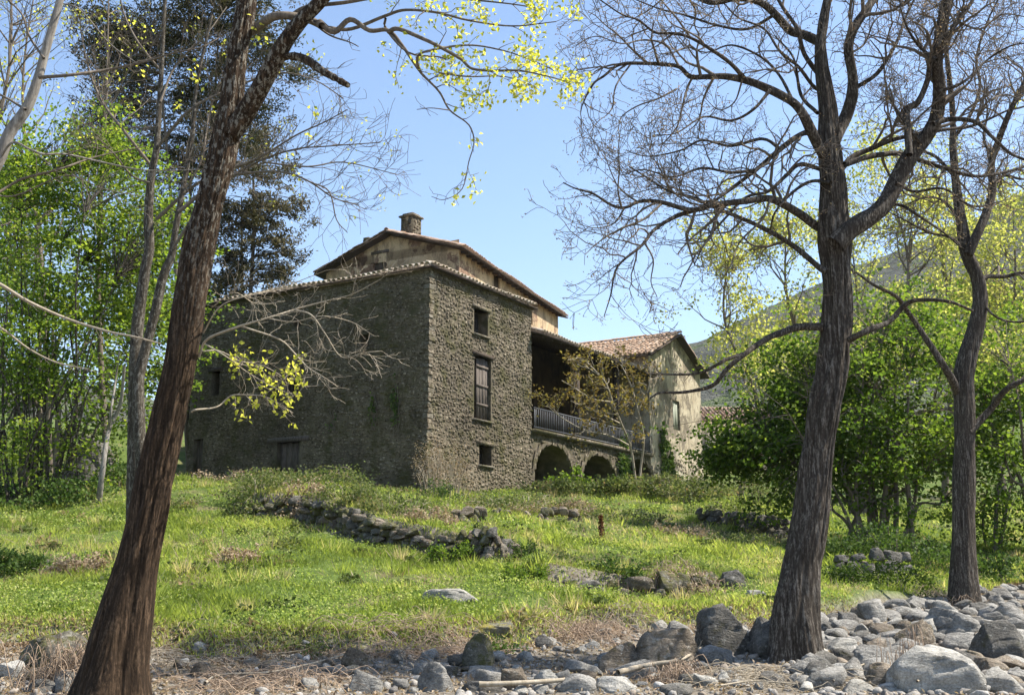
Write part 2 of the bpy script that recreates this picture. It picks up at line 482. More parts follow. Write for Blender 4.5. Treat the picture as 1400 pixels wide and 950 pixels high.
# ------------------------------------------------------------------ hills
t = NT('wooded_hillside')
p = t.pos()
c = t.ramp(t.noise(p, 0.05, 6, 0.7), [(0.34, (0.055, 0.060, 0.048)), (0.5, (0.10, 0.10, 0.085)), (0.6, (0.085, 0.11, 0.045)), (0.75, (0.20, 0.19, 0.17))])
M['hill'] = t.done(c, 1.0, t.bump(t.noise(p, 0.12, 5, 0.7), 6.0), 0.05)
def hill(name, ridge, Yr, depth, amp):
    """a ridge that follows traced points at range Yr, sloping towards us and away behind"""
    pts = np.array([P(a, b, Yr) for a, b in ridge])
    n, m = 170, 60
    xs = np.linspace(pts[0, 0], pts[-1, 0], n)
    zr = np.interp(xs, pts[:, 0], pts[:, 2])
    s = np.linspace(-1, 0.6, m)
    X, S = np.meshgrid(xs, s)
    prof = np.where(S < 0, 1 - np.abs(S) ** 1.25, 1 - (S / 0.6) ** 2 * 0.6)
    Yy = Yr + S * depth
    X2 = X * Yy / Yr
    Z = zr[None, :] * prof + 8 * (1 - prof) - 5
    q = np.c_[X2.ravel(), Yy.ravel(), Z.ravel()]
    q[:, 2] += amp * fbm(q * [0.012, 0.012, 0], 5) * (0.3 + prof.ravel()) + 2.6 * np.abs(vnoise(q * [0.11, 0.11, 0]))
    i2, j2 = np.meshgrid(np.arange(n - 1), np.arange(m - 1))
    a = (j2 * n + i2).ravel()
    return tag(put(name, q, np.c_[a, a + 1, a + n + 1, a + n], M['hill'], None, True), kind='structure')
hill('hill', [(500, 700), (760, 560), (860, 500), (940, 466), (1000, 440), (1080, 405), (1160, 370), (1240, 340), (1330, 310), (1400, 272), (1500, 220), (1700, 150), (2000, 180), (2600, 420)], 620, 470, 9)
hill('hill', [(-1500, 380), (-700, 430), (-200, 470), (0, 500), (150, 520), (300, 560), (420, 640), (520, 720)], 420, 300, 6)
# ------------------------------------------------------------------ farm buildings
VPH = lambda px: unit([(px - CX) / F, cp_ - (-(774 - CY) / F) * sp_, 0])
v = unit([0.517, 0.856, 0])            # along the right-hand faces, away
u = unit([-0.856, 0.517, 0])           # along the left-hand faces, away
C0 = P(583, 668, 42.0)
def L_(px, py):                        # left-hand face -> (b, z above C0)
    q = onplane(px, py, C0, v) - C0
    return float(q @ u), float(q[2])
def R_(px, py, off=0.0):               # right-hand face -> (a, z above C0)
    q = onplane(px, py, C0 + u * off, u) - C0
    return float(q @ v), float(q[2])
def H(a, b, z): return C0 + v * a + u * b + UP * z

def wall_face(mb, o, s, n, L, z0, z1, ops, deep=0.45, back=None):
    """front skin of a wall: origin o, run s, outward normal n; ops = (s0, z0, s1, z1); reveals go in by deep; back MB takes the dark back panels"""
    xs = sorted({0, L, *[t[0] for t in ops], *[t[2] for t in ops]})
    zs = sorted({z0, z1, *[t[1] for t in ops], *[t[3] for t in ops]})
    pt = lambda a, z, d=0.0: o + s * a + UP * z - n * d
    for i in range(len(xs) - 1):
        for j in range(len(zs) - 1):
            cx, cz = (xs[i] + xs[i + 1]) / 2, (zs[j] + zs[j + 1]) / 2
            if any(t[0] < cx < t[2] and t[1] < cz < t[3] for t in ops): continue
            mb.quad(pt(xs[i], zs[j]), pt(xs[i + 1], zs[j]), pt(xs[i + 1], zs[j + 1]), pt(xs[i], zs[j + 1]))
    for (a0, b0, a1, b1) in ops:
        c = [(a0, b0), (a1, b0), (a1, b1), (a0, b1)]
        for k in range(4):
            p_, q_ = c[k], c[(k + 1) % 4]
            mb.quad(pt(*p_), pt(*q_), pt(*q_, deep), pt(*p_, deep))
        if back is not None:
            back.append((pt(a0, b0, deep), pt(a1, b0, deep), pt(a1, b1, deep), pt(a0, b1, deep)))

rng = np.random.default_rng(5)
ANG8 = np.array([0.35, 1.1, 1.95, 2.75, 3.5, 4.3, 5.1, 5.95])
def rubble(L, z0, z1, ops, h=(0.10, 0.21), w_=(0.14, 0.42), skip=0.0):
    """courses of rough stones in face coordinates: list of (s, z, w, h)"""
    out = []
    z = z0
    while z < z1:
        hh = rng.uniform(*h)
        s = -rng.uniform(0, 0.2)
        while s < L:
            ww = rng.uniform(*w_) * (0.75 if rng.random() < 0.4 else 1)
            cz, cs = z + hh / 2 + rng.normal(0, 0.045), s + ww / 2
            if 0.05 < cs < L - 0.02 and cz < z1 and not any(t[0] - 0.09 < cs < t[2] + 0.09 and t[1] - 0.07 < cz < t[3] + 0.07 for t in ops) and rng.random() > skip:
                out.append((cs, cz, ww * rng.uniform(0.72, 1.0), hh * rng.uniform(0.6, 1.3)))
            s += ww
        z += hh * 0.97
    return np.array(out)
def stone_verts(st, proud=0.05):
    """(N,17,3) local verts: s, z, out"""
    N = len(st)
    a = ANG8[None, :] + rng.normal(0, 0.2, (N, 8))
    sx = np.sign(np.cos(a)) * np.abs(np.cos(a)) ** 0.62
    sz = np.sign(np.sin(a)) * np.abs(np.sin(a)) ** 0.62
    rr = 1 + rng.normal(0, 0.13, (N, 8))
    V = np.zeros((N, 17, 3))
    V[:, :8, 0] = sx * rr * st[:, 2:3] / 2
    V[:, :8, 1] = sz * rr * st[:, 3:4] / 2
    V[:, :8, 2] = -0.03
    k = rng.uniform(0.68, 0.85, (N, 1))
    V[:, 8:16, 0] = V[:, :8, 0] * k
    V[:, 8:16, 1] = V[:, :8, 1] * k
    pr = proud * rng.uniform(0.2, 1.5, (N, 1))
    tilt = rng.normal(0, 0.16, (N, 2))
    V[:, 8:16, 2] = pr + V[:, 8:16, 0] * tilt[:, :1] + V[:, 8:16, 1] * tilt[:, 1:] + rng.normal(0, 0.006, (N, 8))
    V[:, 16, 2] = pr[:, 0] * 1.12
    return V
ST = np.array([[k, (k + 1) % 8, 8 + (k + 1) % 8] for k in range(8)] + [[k, 8 + (k + 1) % 8, 8 + k] for k in range(8)] + [[8 + k, 8 + (k + 1) % 8, 16] for k in range(8)])
def lay(stones, o, s, n, parent, mat, proud=0.05, name='stone_facing'):
    V = stone_verts(stones, proud)
    W = o + (V[:, :, 0:1] + stones[:, None, 0:1]) * s + (V[:, :, 1:2] + stones[:, None, 1:2]) * UP + V[:, :, 2:3] * n
    N = len(stones)
    Fc = (ST[None] + (np.arange(N) * 17)[:, None, None]).reshape(-1, 3)
    return tag(put(name, W.reshape(-1, 3), Fc, mat, parent), kind='stuff')
STONE_ME = []
for k in range(10):
    V = stone_verts(np.array([[0, 0, 1.0, 1.0]]), 0.9)[0]
    V[:8, 2] = -0.3
    V[8:16, 2] = 0.75 + rng.normal(0, 0.12, 8)
    V[16, 2] = 0.95
    STONE_ME.append(make_mesh('stone', V, ST, M['masonry']))
def lay_parts(stones, o, s, n, parent, mat_meshes=STONE_ME, proud=0.07, name='stone'):
    for (cs, cz, w_, h_) in stones:
        p_ = o + s * cs + UP * cz
        Mx = Matrix(((s[0] * w_, UP[0] * h_, n[0] * proud, p_[0]), (s[1] * w_, UP[1] * h_, n[1] * proud, p_[1]), (s[2] * w_, UP[2] * h_, n[2] * proud, p_[2]), (0, 0, 0, 1)))
        inst(name, mat_meshes[int(rng.integers(len(mat_meshes)))], Mx, parent)
def split_big(st, k):
    i = np.argsort(-st[:, 2] * st[:, 3])
    return st[i[:k]], st[i[k:]]

# barrel tiles: half-round covers laid up a slope
def tile_unit(segs=5, L=0.44, r0=0.105, r1=0.085, th=0.02):
    V, Fc = [], []
    for (y, r) in ((0.0, r0), (L, r1)):
        for rr in (r, r - th):
            for k in range(segs + 1):
                a = PI * k / segs
                V.append((math.cos(a) * rr, y, math.sin(a) * rr))
    m = segs + 1
    for k in range(segs):
        Fc += [(k, k + 1, 2 * m + k + 1, 2 * m + k), (m + k, 3 * m + k, 3 * m + k + 1, m + k + 1), (k, m + k, m + k + 1, k + 1)]
    return np.array(V), np.array(Fc)
TV, TF = tile_unit()
TILE_ME = {}
def frame_of(e, s, n):  # columns: across, up the slope, normal
    return np.array([e, s, n]).T
def tile_field(parent, o, e, s, width, slen, mat, pitch=0.26, front_parts=True, stretch=1.0, lift=0.05, jit=0.012):
    """covers from eave line o + e*t, t in 0..width, up s; slen(t) slope length at t, or a pair (from, to)"""
    n = np.cross(e, s)
    if n[2] < 0: n = -n
    Fm = frame_of(e, s, n)
    step = 0.36
    key = mat.name
    if key not in TILE_ME: TILE_ME[key] = make_mesh('roof_tile', TV, TF, mat)
    allV, cnt = [], 0
    nc = int(width / pitch)
    for c in range(nc):
        tcol = (c + 0.5) * width / nc
        a, b = slen(tcol) if not np.isscalar(slen(tcol)) else (0.0, slen(tcol))
        kmax = int((b - a) / step)
        sag = 0.03 * math.sin(tcol * 0.9 + 1.0)
        for k in range(max(kmax, 1)):
            y = a + k * step
            if y + 0.1 > b: break
            org = o + e * (tcol + rng.normal(0, jit)) + s * (y - 0.06 + rng.normal(0, jit)) + n * (lift + 0.012 * (k % 2) + sag + rng.normal(0, 0.006))
            rot = rng.normal(0, 0.035)
            cr, sr = math.cos(rot), math.sin(rot)
            Rz = np.array([[cr, -sr, 0], [sr, cr, 0], [0, 0, 1.0]])
            A = Fm @ Rz
            if k == 0 and a == 0.0 and front_parts:
                Mx = Matrix([[*A[r], org[r]] for r in range(3)] + [[0, 0, 0, 1]])
                inst('roof_tile', TILE_ME[key], Mx, parent)
            else:
                allV.append(TV @ A.T + org)
    if allV:
        Fc = (TF[None] + (np.arange(len(allV)) * len(TV))[:, None, None]).reshape(-1, 4)
        tag(put('roof_tiling', np.concatenate(allV), Fc, mat, parent), kind='stuff')
def slab(mb, pts, th):
    """polygon (3 or 4 corners) extruded down"""
    pts = [np.asarray(q, float) for q in pts]
    lo = [q - UP * th for q in pts]
    n = len(pts)
    if n == 4: mb.hexa(lo + pts)
    else:
        mb.add(lo + pts, [[i, (i + 1) % 3, 3 + (i + 1) % 3, 3 + i] for i in range(3)], [[3, 4, 5], [0, 2, 1]])

# ---- the rubble stone wing
ZE = R_(583, 364)[1]
LA = R_(727, 640)[0]
LB = L_(257, 600)[0]
wing = thing('stone_wing', C0, 'dark rubble stone farm building with a sharp corner, mossy tile eaves and shuttered window', 'farmhouse')
opL = {}
def ropL(x0, y0, x1, y1):
    b1, z0 = L_(x0, y1); b0, z1 = L_(x1, y0)
    return (b0, L_((x0 + x1) / 2, y1)[1], b1, L_((x0 + x1) / 2, y0)[1])
def ropR(x0, y0, x1, y1, off=0.0):
    a0 = R_(x0, y1, off)[0]; a1 = R_(x1, y1, off)[0]
    return (a0, R_((x0 + x1) / 2, y1, off)[1], a1, R_((x0 + x1) / 2, y0, off)[1])
opsL = [ropL(492, 457, 504, 474), ropL(402, 436, 412, 446), ropL(389, 506, 410, 536), ropL(377, 604, 410, 652), ropL(288, 508, 301, 540), ropL(262, 600, 278, 652)]
opsR = [ropR(648, 424, 667, 458), ropR(648, 488, 671, 574), ropR(655, 609, 672, 636)]
mb, bk = MB(), []
Z0 = -1.6
wall_face(mb, C0, u, -v, LB, Z0, ZE, opsL, 0.5, bk)
wall_face(mb, C0, v, -u, LA, Z0, ZE, opsR, 0.5, bk)
mb.quad(H(LA, 0, Z0), H(LA, LB, Z0), H(LA, LB, ZE), H(LA, 0, ZE))
mb.quad(H(0, LB, Z0), H(0, LB, ZE), H(LA, LB, ZE), H(LA, LB, Z0))
mb.quad(H(0.03, 0.03, ZE), H(LA - 0.03, 0.03, ZE), H(LA - 0.03, LB - 0.03, ZE), H(0.03, LB - 0.03, ZE))
mb.build('wall', M['mortar'], wing)
for q_ in bk: MB().quad(*q_).build('room_shade_panel', M['room_shade'], wing)  # flat panels painted dark in place of the unlit rooms
stL = rubble(LB, -0.9, ZE - 0.02, opsL, (0.07, 0.15), (0.12, 0.40))
stR = rubble(LA, -0.9, ZE - 0.02, opsR, (0.075, 0.16), (0.10, 0.31))
stL, stR = stL[stL[:, 0] > 0.16], stR[stR[:, 0] > 0.16]
bigL, restL = split_big(stL, 110)
bigR, restR = split_big(stR, 130)
lay(np.array(restL), C0, u, -v, wing, M['masonry'], 0.026)
lay(np.array(restR), C0, v, -u, wing, M['masonry'], 0.028)
lay_parts(bigL, C0, u, -v, wing, proud=0.035)
lay_parts(bigR, C0, v, -u, wing, proud=0.04)
# corner stones, long one way then the other
QM = []
for k in range(12):
    bm = bmesh.new()
    bmesh.ops.create_cube(bm, size=1.0)
    bmesh.ops.bevel(bm, geom=list(bm.edges), offset=0.07, segments=1, affect='EDGES')
    for vv in bm.verts: vv.co += Vector(rng.normal(0, 0.05, 3))
    me = bpy.data.meshes.new('quoin_stone'); bm.to_mesh(me); bm.free()
    me.materials.append(M['quoin'] if k % 3 == 0 else M['masonry']); QM.append(me)
z, k = -0.9, 0
while z < ZE - 0.1:
    h_ = rng.uniform(0.10, 0.24)
    la, lb = (rng.uniform(0.26, 0.5), rng.uniform(0.16, 0.3)) if rng.random() < 0.5 else (rng.uniform(0.16, 0.3), rng.uniform(0.26, 0.5))
    ctr = H(la / 2 - 0.05 + rng.normal(0, 0.012), lb / 2 - 0.05 + rng.normal(0, 0.012), min(z + h_ / 2, ZE - 0.1))
    inst('quoin_stone', QM[k % 12], Matrix([[*(np.array([v[r] * la, u[r] * lb, UP[r] * h_ * 0.93])), ctr[r]] for r in range(3)] + [[0, 0, 0, 1]]), wing)
    z += h_; k += 1
# windows, shutters, lintels, doors
def lintel(o, s, n, op, mat, hgt=0.16, ext=0.18, name='lintel'):
    m_ = MB(); m_.box(o + s * (op[0] - ext) + UP * op[3] - n * 0.35, s * (op[2] - op[0] + 2 * ext), n * 0.42, UP * hgt)
    return m_.build(name, mat, wing)
def sill(o, s, n, op, mat):
    m_ = MB(); m_.box(o + s * (op[0] - 0.1) + UP * (op[1] - 0.09) - n * 0.3, s * (op[2] - op[0] + 0.2), n * 0.41, UP * 0.085)
    return m_.build('sill', mat, wing)
for op in opsR:
    lintel(C0, v, -u, op, M['masonry'] if op is not opsR[1] else M['wood_dark']); sill(C0, v, -u, op, M['quoin'])
for op in opsL[2:5]: lintel(C0, u, -v, op, M['wood_dark'])
op = opsR[1]
w_ = op[2] - op[0]
f_ = MB(); f_.box(H(op[0], 0.20, op[1]), v * 0.07, u * 0.06, UP * (op[3] - op[1])); f_.box(H(op[2] - 0.07, 0.20, op[1]), v * 0.07, u * 0.06, UP * (op[3] - op[1])); f_.box(H(op[0] + 0.07, 0.20, op[3] - 0.07), v * (w_ - 0.14), u * 0.06, UP * 0.07)
win = f_.build('window', M['wood_dark'], wing)
m_ = MB(); m_.quad(H(op[0] + 0.07, 0.24, op[1]), H(op[2] - 0.07, 0.24, op[1]), H(op[2] - 0.07, 0.24, op[3] - 0.07), H(op[0] + 0.07, 0.24, op[3] - 0.07)); m_.build('pane', M['glass'], win)
nb = 4
pw = (w_ * 0.72) / nb
sh = None
for k in range(nb):
    m_ = MB(); m_.box(H(op[0] + w_ * 0.26 + k * pw + 0.006, 0.13 + 0.01 * (k % 2), op[1] + 0.03 + 0.03 * (k % 3)), v * (pw - 0.014), u * 0.035, UP * (op[3] - op[1] - 0.12))
    if sh is None: sh = m_.build('shutter', M['wood_grey'], wing)
    else: m_.build('plank', M['wood_grey'], sh)
for zz in (0.25, 0.55, 0.85):
    m_ = MB(); m_.box(H(op[0] + w_ * 0.26, 0.095, op[1] + zz * (op[3] - op[1]) - 0.06), v * w_ * 0.7, u * 0.033, UP * 0.10); m_.build('ledge', M['wood_grey'], sh)
def plank_door(op, name='door'):
    n_ = 4; w_ = (op[2] - op[0]) / n_; d_ = None
    for k in range(n_):
        m_ = MB(); m_.box(H(0.22, op[0] + k * w_ + 0.008, op[1]), u * (w_ - 0.016), v * (0.05 + 0.008 * (k % 2)), UP * (op[3] - op[1] - 0.04 * (k % 2)))
        if d_ is None: d_ = m_.build(name, M['wood_grey'], wing)
        else: m_.build('plank', M['wood_grey'], d_)
plank_door(opsL[3]); plank_door(opsL[5])
lintel(C0, u, -v, opsL[3], M['wood_grey'], 0.2, 0.5)
m_ = MB(); op = opsL[2]; m_.box(H(0.25, op[0], op[1]), u * 0.07, v * 0.05, UP * (op[3] - op[1])); m_.box(H(0.25, op[2] - 0.07, op[1]), u * 0.07, v * 0.05, UP * (op[3] - op[1]))
m_.build('window_frame', M['wood_dark'], wing)
# hipped roof
OV, PT = 0.26, math.tan(rad(15))
hw = LA / 2 + OV
def RP(a, b, z): return H(a, b, ZE + z)
rp = MB()
e00, e10, e11, e01 = RP(-OV, -OV, 0.02), RP(LA + 0.2, -OV, 0.02), RP(LA + 0.2, LB + OV, 0.02), RP(-OV, LB + OV, 0.02)
apx = RP(LA / 2, hw - OV, 0.02 + hw * PT); apx2 = RP(LA / 2, LB + OV - hw, 0.02 + hw * PT)
slab(rp, [e00, e10, apx], 0.09); slab(rp, [e01, e00, apx, apx2], 0.09); slab(rp, [e10, e11, apx2, apx], 0.09); slab(rp, [e11, e01, apx2], 0.09)
roof = rp.build('roof', M['wood_dark'], wing)
sl = math.hypot(hw, hw * PT) / hw
sL = unit(v + UP * PT); sR = unit(u + UP * PT)
tile_field(roof, e00, u, sL, LB + 2 * OV, lambda t_: min(t_, hw, LB + 2 * OV - t_) * sl, M['tile_old'], 0.27)
tile_field(roof, e00, v, sR, LA + OV, lambda t_: min(t_, 2 * hw - t_ - 0.1) * sl, M['tile_old'], 0.27)
mo = MB()   # corbel course under the eaves
mo.box(H(-0.10, -0.10, ZE - 0.11), u * (LB + 0.1), v * 0.095, UP * 0.09); mo.box(H(0.0, -0.10, ZE - 0.11), v * (LA + 0.0), u * 0.095, UP * 0.09)
mo.build('corbel_course', M['mortar'], wing)

# ---- loggia with arcade and railing (between the wing and the gabled house)
AX = R_(889, 600)[0]; AXE = R_(960, 600)[0]
ZB = R_(727, 586)[1]                   # balcony floor
ZLE = R_(722, 455)[1]                  # eave of the loggia roof
LD = 5.0
log = thing('loggia', H(LA, 0, 0), 'arcaded stone loggia with iron railing, deep dark porch and three low arches', 'loggia')
arch_px = [(757, 608, 50), (819, 622, 46), (873, 628, 40)]
arches = []
for (px, py, wd) in arch_px:
    a0, a1 = R_(px - wd / 2, 650)[0], R_(px + wd / 2, 650)[0]
    zt = R_(px, py)[1]
    arches.append((a0, a1, zt))
mb, bk = MB(), []
xs = LA
thick = 0.6
zt_wall = ZB - 0.16
def wq(a0, z0, a1, z1, zt0=None, zt1=None):
    mb.quad(H(a0, 0.03, z0), H(a1, 0.03, z1), H(a1, 0.03, zt_wall), H(a0, 0.03, zt_wall))
arch_st = []
for (a0, a1, zt) in arches:
    mb.quad(H(xs, 0.03, -1.4), H(a0, 0.03, -1.4), H(a0, 0.03, zt_wall), H(xs, 0.03, zt_wall))
    r = (a1 - a0) / 2; cx = (a0 + a1) / 2
    rz = min(r, 1.25); zs_ = zt - rz
    N = 12
    pr = [(a0, -1.4)] + [(cx - r * math.cos(PI * k / N), zs_ + rz * math.sin(PI * k / N)) for k in range(N + 1)] + [(a1, -1.4)]
    for k in range(N):
        p0, p1 = pr[1 + k], pr[2 + k]
        wq(p0[0], p0[1], p1[0], p1[1])
    for k in range(len(pr) - 1):     # soffit and jambs
        p0, p1 = pr[k], pr[k + 1]
        mb.quad(H(p0[0], 0.03, p0[1]), H(p1[0], 0.03, p1[1]), H(p1[0], 2.6, p1[1]), H(p0[0], 2.6, p0[1]))
    bk.append((H(a0 - 0.1, 2.58, -1.4), H(a1 + 0.1, 2.58, -1.4), H(a1 + 0.1, 2.58, zt + 0.1), H(a0 - 0.1, 2.58, zt + 0.1)))
    arch_st.append((cx, r, zs_, rz))
    xs = a1
mb.quad(H(xs, 0.03, -1.4), H(AX, 0.03, -1.4), H(AX, 0.03, zt_wall), H(xs, 0.03, zt_wall))
mb.build('wall', M['mortar'], log)
for q_ in bk: MB().quad(*q_).build('vault_back', M['mortar'], log)
holes = [(a0 - 0.12, -2, a1 + 0.12, zt + 0.15) for (a0, a1, zt) in arches]
st = rubble(AX - LA - 0.1, -0.5, zt_wall - 0.05, [(h[0] - LA, h[1], h[2] - LA, h[3] - 0.2) for h in holes], (0.12, 0.24), (0.16, 0.5))
lay(st, H(LA, 0.03, 0), v, -u, log, M['masonry'], 0.05)
for (cx, r, zs_, rz) in arch_st:      # voussoirs
    N = 11
    for k in range(N):
        a = PI * (k + 0.5) / N
        er = unit(v * -math.cos(a) * r + UP * math.sin(a) * rz * 1.0)
        et = np.cross(er, -u)
        ctr = H(cx - (r + 0.11) * math.cos(a), 0.02, zs_ + (rz + 0.11) * math.sin(a))
        wd = PI * (r + 0.1) / N * 0.9
        inst('arch_stone', QM[(1, 2, 4, 5, 7, 8, 10, 11)[k % 8]], Matrix([[er[q] * rng.uniform(0.18, 0.34), et[q] * wd, -u[q] * 0.12, ctr[q]] for q in range(3)] + [[0, 0, 0, 1]]), log)
fl = MB(); fl.box(H(LA, -0.22, ZB - 0.16), v * (AX - LA), u * (LD + 0.2), UP * 0.16); fl.build('balcony_floor', M['masonry'], log)
bw = MB(); bw.quad(H(LA, LD, ZB), H(AX, LD, ZB), H(AX, LD, ZLE + 2.2), H(LA, LD, ZLE + 2.2)); bw.build('back_wall', M['plaster_porch_shade'], log)
for a_, wd, hg in ((LA + 2.2, 1.1, 2.2), (LA + 6.2, 1.2, 2.3), (LA + 10.0, 1.0, 2.2)):
    m_ = MB(); m_.box(H(a_, LD - 0.06, ZB), v * wd, u * 0.05, UP * hg); m_.build('door', M['wood_dark'], log)
for a_ in (LA + 4.6, LA + 9.2):
    m_ = MB(); m_.box(H(a_, 0.05, ZB), v * 0.28, u * 0.28, UP * (ZLE - ZB - 0.05)); m_.build('post', M['wood_dark'], log)
# railing
rl = thing('railing', H(LA, -0.1, ZB), 'grey iron railing with thin uprights along the loggia balcony', 'railing')
ht = 0.98
for z_, d_ in ((ht - 0.035, 0.05), (0.08, 0.035)):
    m_ = MB(); m_.box(H(LA + 0.05, -0.12, ZB + z_), v * (AX - LA - 0.12), u * 0.045, UP * d_); m_.build('rail', M['iron'], rl)
nb = int((AX - LA) / 0.17)
bme = None
for k in range(nb):
    a_ = LA + 0.1 + k * (AX - LA - 0.2) / (nb - 1)
    wd = 0.055 if k % 16 == 0 else 0.026
    m_ = MB(); m_.box(H(a_, -0.11, ZB + (0.0 if wd > 0.05 else 0.115)), v * wd, u * (wd * 0.7), UP * (ht - 0.15 if wd < 0.05 else ht - 0.04))
    m_.build('post' if wd > 0.05 else 'baluster', M['iron'], rl)
# loggia roof: lean-to
rp = MB()
lp = math.tan(rad(17))
slab(rp, [H(LA - 0.05, -0.55, ZLE), H(AX + 0.1, -0.55, ZLE), H(AX + 0.1, LD, ZLE + (LD + .55) * lp), H(LA - 0.05, LD, ZLE + (LD + .55) * lp)], 0.1)
lr = rp.build('roof', M['wood_dark'], log)
tile_field(lr, H(LA, -0.55, ZLE + 0.01), v, unit(u + UP * lp), AX - LA, lambda t_: (LD + 0.55) / math.cos(rad(17)), M['tile_old'], 0.27)
for k in range(16):
    a_ = LA + 0.3 + k * (AX - LA - 0.5) / 15
    p0, p1 = H(a_, -0.45, ZLE - 0.2), H(a_, LD - 0.1, ZLE - 0.2 + (LD + .35) * lp)
    m_ = MB(); m_.box(p0, v * 0.1, p1 - p0, UP * 0.095); m_.build('rafter', M['wood_dark'], log)

# ---- tall plastered main house behind
v2 = unit([0.359, 0.933, 0])
n2 = unit(np.array([0.933, -0.359, 0]))
b0 = 5.0
q = H(0, b0, 0)
lo, hi = 0, 40
for _ in range(60):
    mid = (lo + hi) / 2
    pp = H(mid, b0, 10)
    dx = pp[0] / (pp[1] * cp_ + pp[2] * sp_) * F + CX
    lo, hi = (mid, hi) if dx < 627 else (lo, mid)
UA = lo
UC = H(UA, b0, 0)
def G_(px, py):   # gable plane
    q = onplane(px, py, UC, v) - UC
    return float(q @ u), float(q[2])
def W_(px, py):   # long right wall
    q = onplane(px, py, UC, n2) - UC
    return float(q @ v2), float(q[2])
GLb = G_(446, 372)[0]
GZl, GZr = G_(446, 376)[1], G_(627, 336)[1]
GZ_ = (GZl + GZr) / 2
pkb, pkz = G_(535, 321)
pkb = GLb / 2
WLn = W_(763, 440)[0]
def U_(b, s, z): return UC + u * b + v2 * s + UP * z
house = thing('plastered_house', UC, 'tall old farmhouse with peeling tan plaster, tiled gable roof and small chimney', 'farmhouse')
opG = [(G_(529, 350)[0], G_(520, 369)[1], G_(511, 350)[0], G_(520, 347)[1])]
a_, b_ = W_(675, 397), W_(684, 380)
c_, d_ = W_(722, 441), W_(728, 426)
opW = [(a_[0], a_[1], b_[0], b_[1]), (c_[0], c_[1], d_[0], d_[1])]
opW = [(o_[0], min(o_[1], o_[3] - 0.7), o_[2], o_[3]) for o_ in opW]
mb, bk = MB(), []
wall_face(mb, UC, u, -v, GLb, 0, GZ_, opG, 0.35, bk)
mb.add([U_(0, 0, GZ_), U_(GLb, 0, GZ_), U_(pkb, 0, pkz)], None, [[0, 1, 2]])
wall_face(mb, UC, v2, n2, WLn, 0, GZ_, opW, 0.35, bk)
mb.quad(U_(GLb, 0, 0), U_(GLb, WLn, 0), U_(GLb, WLn, GZ_), U_(GLb, 0, GZ_))
mb.quad(U_(0, WLn, 0), U_(GLb, WLn, 0), U_(GLb, WLn, GZ_), U_(0, WLn, GZ_))
mb.add([U_(0, WLn, GZ_), U_(GLb, WLn, GZ_), U_(pkb, WLn, pkz)], None, [[0, 1, 2]])
mb.build('wall', M['plaster_tan'], house)
for q_ in bk: MB().quad(*q_).build('room_shade_panel', M['room_shade'], house)
op = opG[0]
for k in range(2):
    m_ = MB(); wd = (op[2] - op[0]) / 2
    m_.box(UC + u * (op[0] + k * wd + 0.01) + UP * (op[1]) + v * (0.12 + 0.02 * k), u * (wd - 0.02), v * 0.04, UP * (op[3] - op[1]) * 0.85); m_.build('shutter', M['wood_grey'], house)
m_ = MB(); m_.box(UC + u * (op[0] - 0.15) + UP * op[3] - v * 0.05, u * (op[2] - op[0] + 0.3), v * 0.3, UP * 0.16); m_.build('lintel', M['wood_grey'], house)
for op in opW:
    m_ = MB(); m_.box(UC + v2 * op[0] + UP * op[1] - n2 * 0.15, v2 * (op[2] - op[0]), n2 * 0.05, UP * (op[3] - op[1])); m_.build('shutter', M['wood_dark'], house)
rs = (pkz - GZ_) / pkb                 # rise per metre
ov, og = 0.5, 0.55
rp = MB()
E0, E1 = U_(-ov, -og, GZ_ - ov * rs + 0.03), U_(-ov, WLn + og, GZ_ - ov * rs + 0.03)
K0, K1 = U_(pkb, -og, pkz + 0.03), U_(pkb, WLn + og, pkz + 0.03)
D0, D1 = U_(GLb + ov, -og, GZ_ - ov * rs + 0.03), U_(GLb + ov, WLn + og, GZ_ - ov * rs + 0.03)
slab(rp, [E0, E1, K1, K0], 0.09); slab(rp, [K0, K1, D1, D0], 0.09)
hr = rp.build('roof', M['wood_dark'], house)
cosr = 1 / math.hypot(1, rs)
tile_field(hr, E0 + UP * 0.01, v2, unit(u + UP * rs), WLn + 2 * og, lambda t_: (pkb + ov) / cosr, M['tile'], 0.27)
tile_field(hr, D0 + UP * 0.01, v2, unit(-u + UP * rs), WLn + 2 * og, lambda t_: (pkb + ov) / cosr, M['tile'], 0.27, front_parts=False)
ridge = []
dr = unit(K1 - K0); per = np.cross(dr, UP)
for k in range(int(np.linalg.norm(K1 - K0) / 0.38)):
    A = np.array([per, dr, UP]).T
    ridge.append(TV * [1.25, 1, 1.1] @ A.T + K0 + dr * 0.38 * k + UP * (0.1 + rng.normal(0, 0.015)))
tag(put('ridge_tiles', np.concatenate(ridge), (TF[None] + (np.arange(len(ridge)) * len(TV))[:, None, None]).reshape(-1, 4), M['tile'], hr), kind='stuff')
for (s0_, s1_) in ((E0, K0), (D0, K0)):   # verge tiles lie along the gable edge
    dv = unit(s1_ - s0_); n_ = int(np.linalg.norm(s1_ - s0_) / 0.36)
    pr_ = np.cross(dv, UP); pr_ = unit(pr_); nn = np.cross(pr_, dv)
    if nn[2] < 0: nn = -nn
    if TILE_ME.get('roof_tile') is None: TILE_ME['roof_tile'] = make_mesh('roof_tile', TV, TF, M['tile'])
    for k in range(n_):
        org = s0_ + dv * 0.36 * k + nn * (0.05 + rng.normal(0, 0.012)) + v2 * rng.normal(0.06, 0.02)
        inst('roof_tile', TILE_ME['roof_tile'], Matrix([[pr_[r], dv[r], nn[r], org[r]] for r in range(3)] + [[0, 0, 0, 1]]), hr)
nr = int(WLn / 0.7)
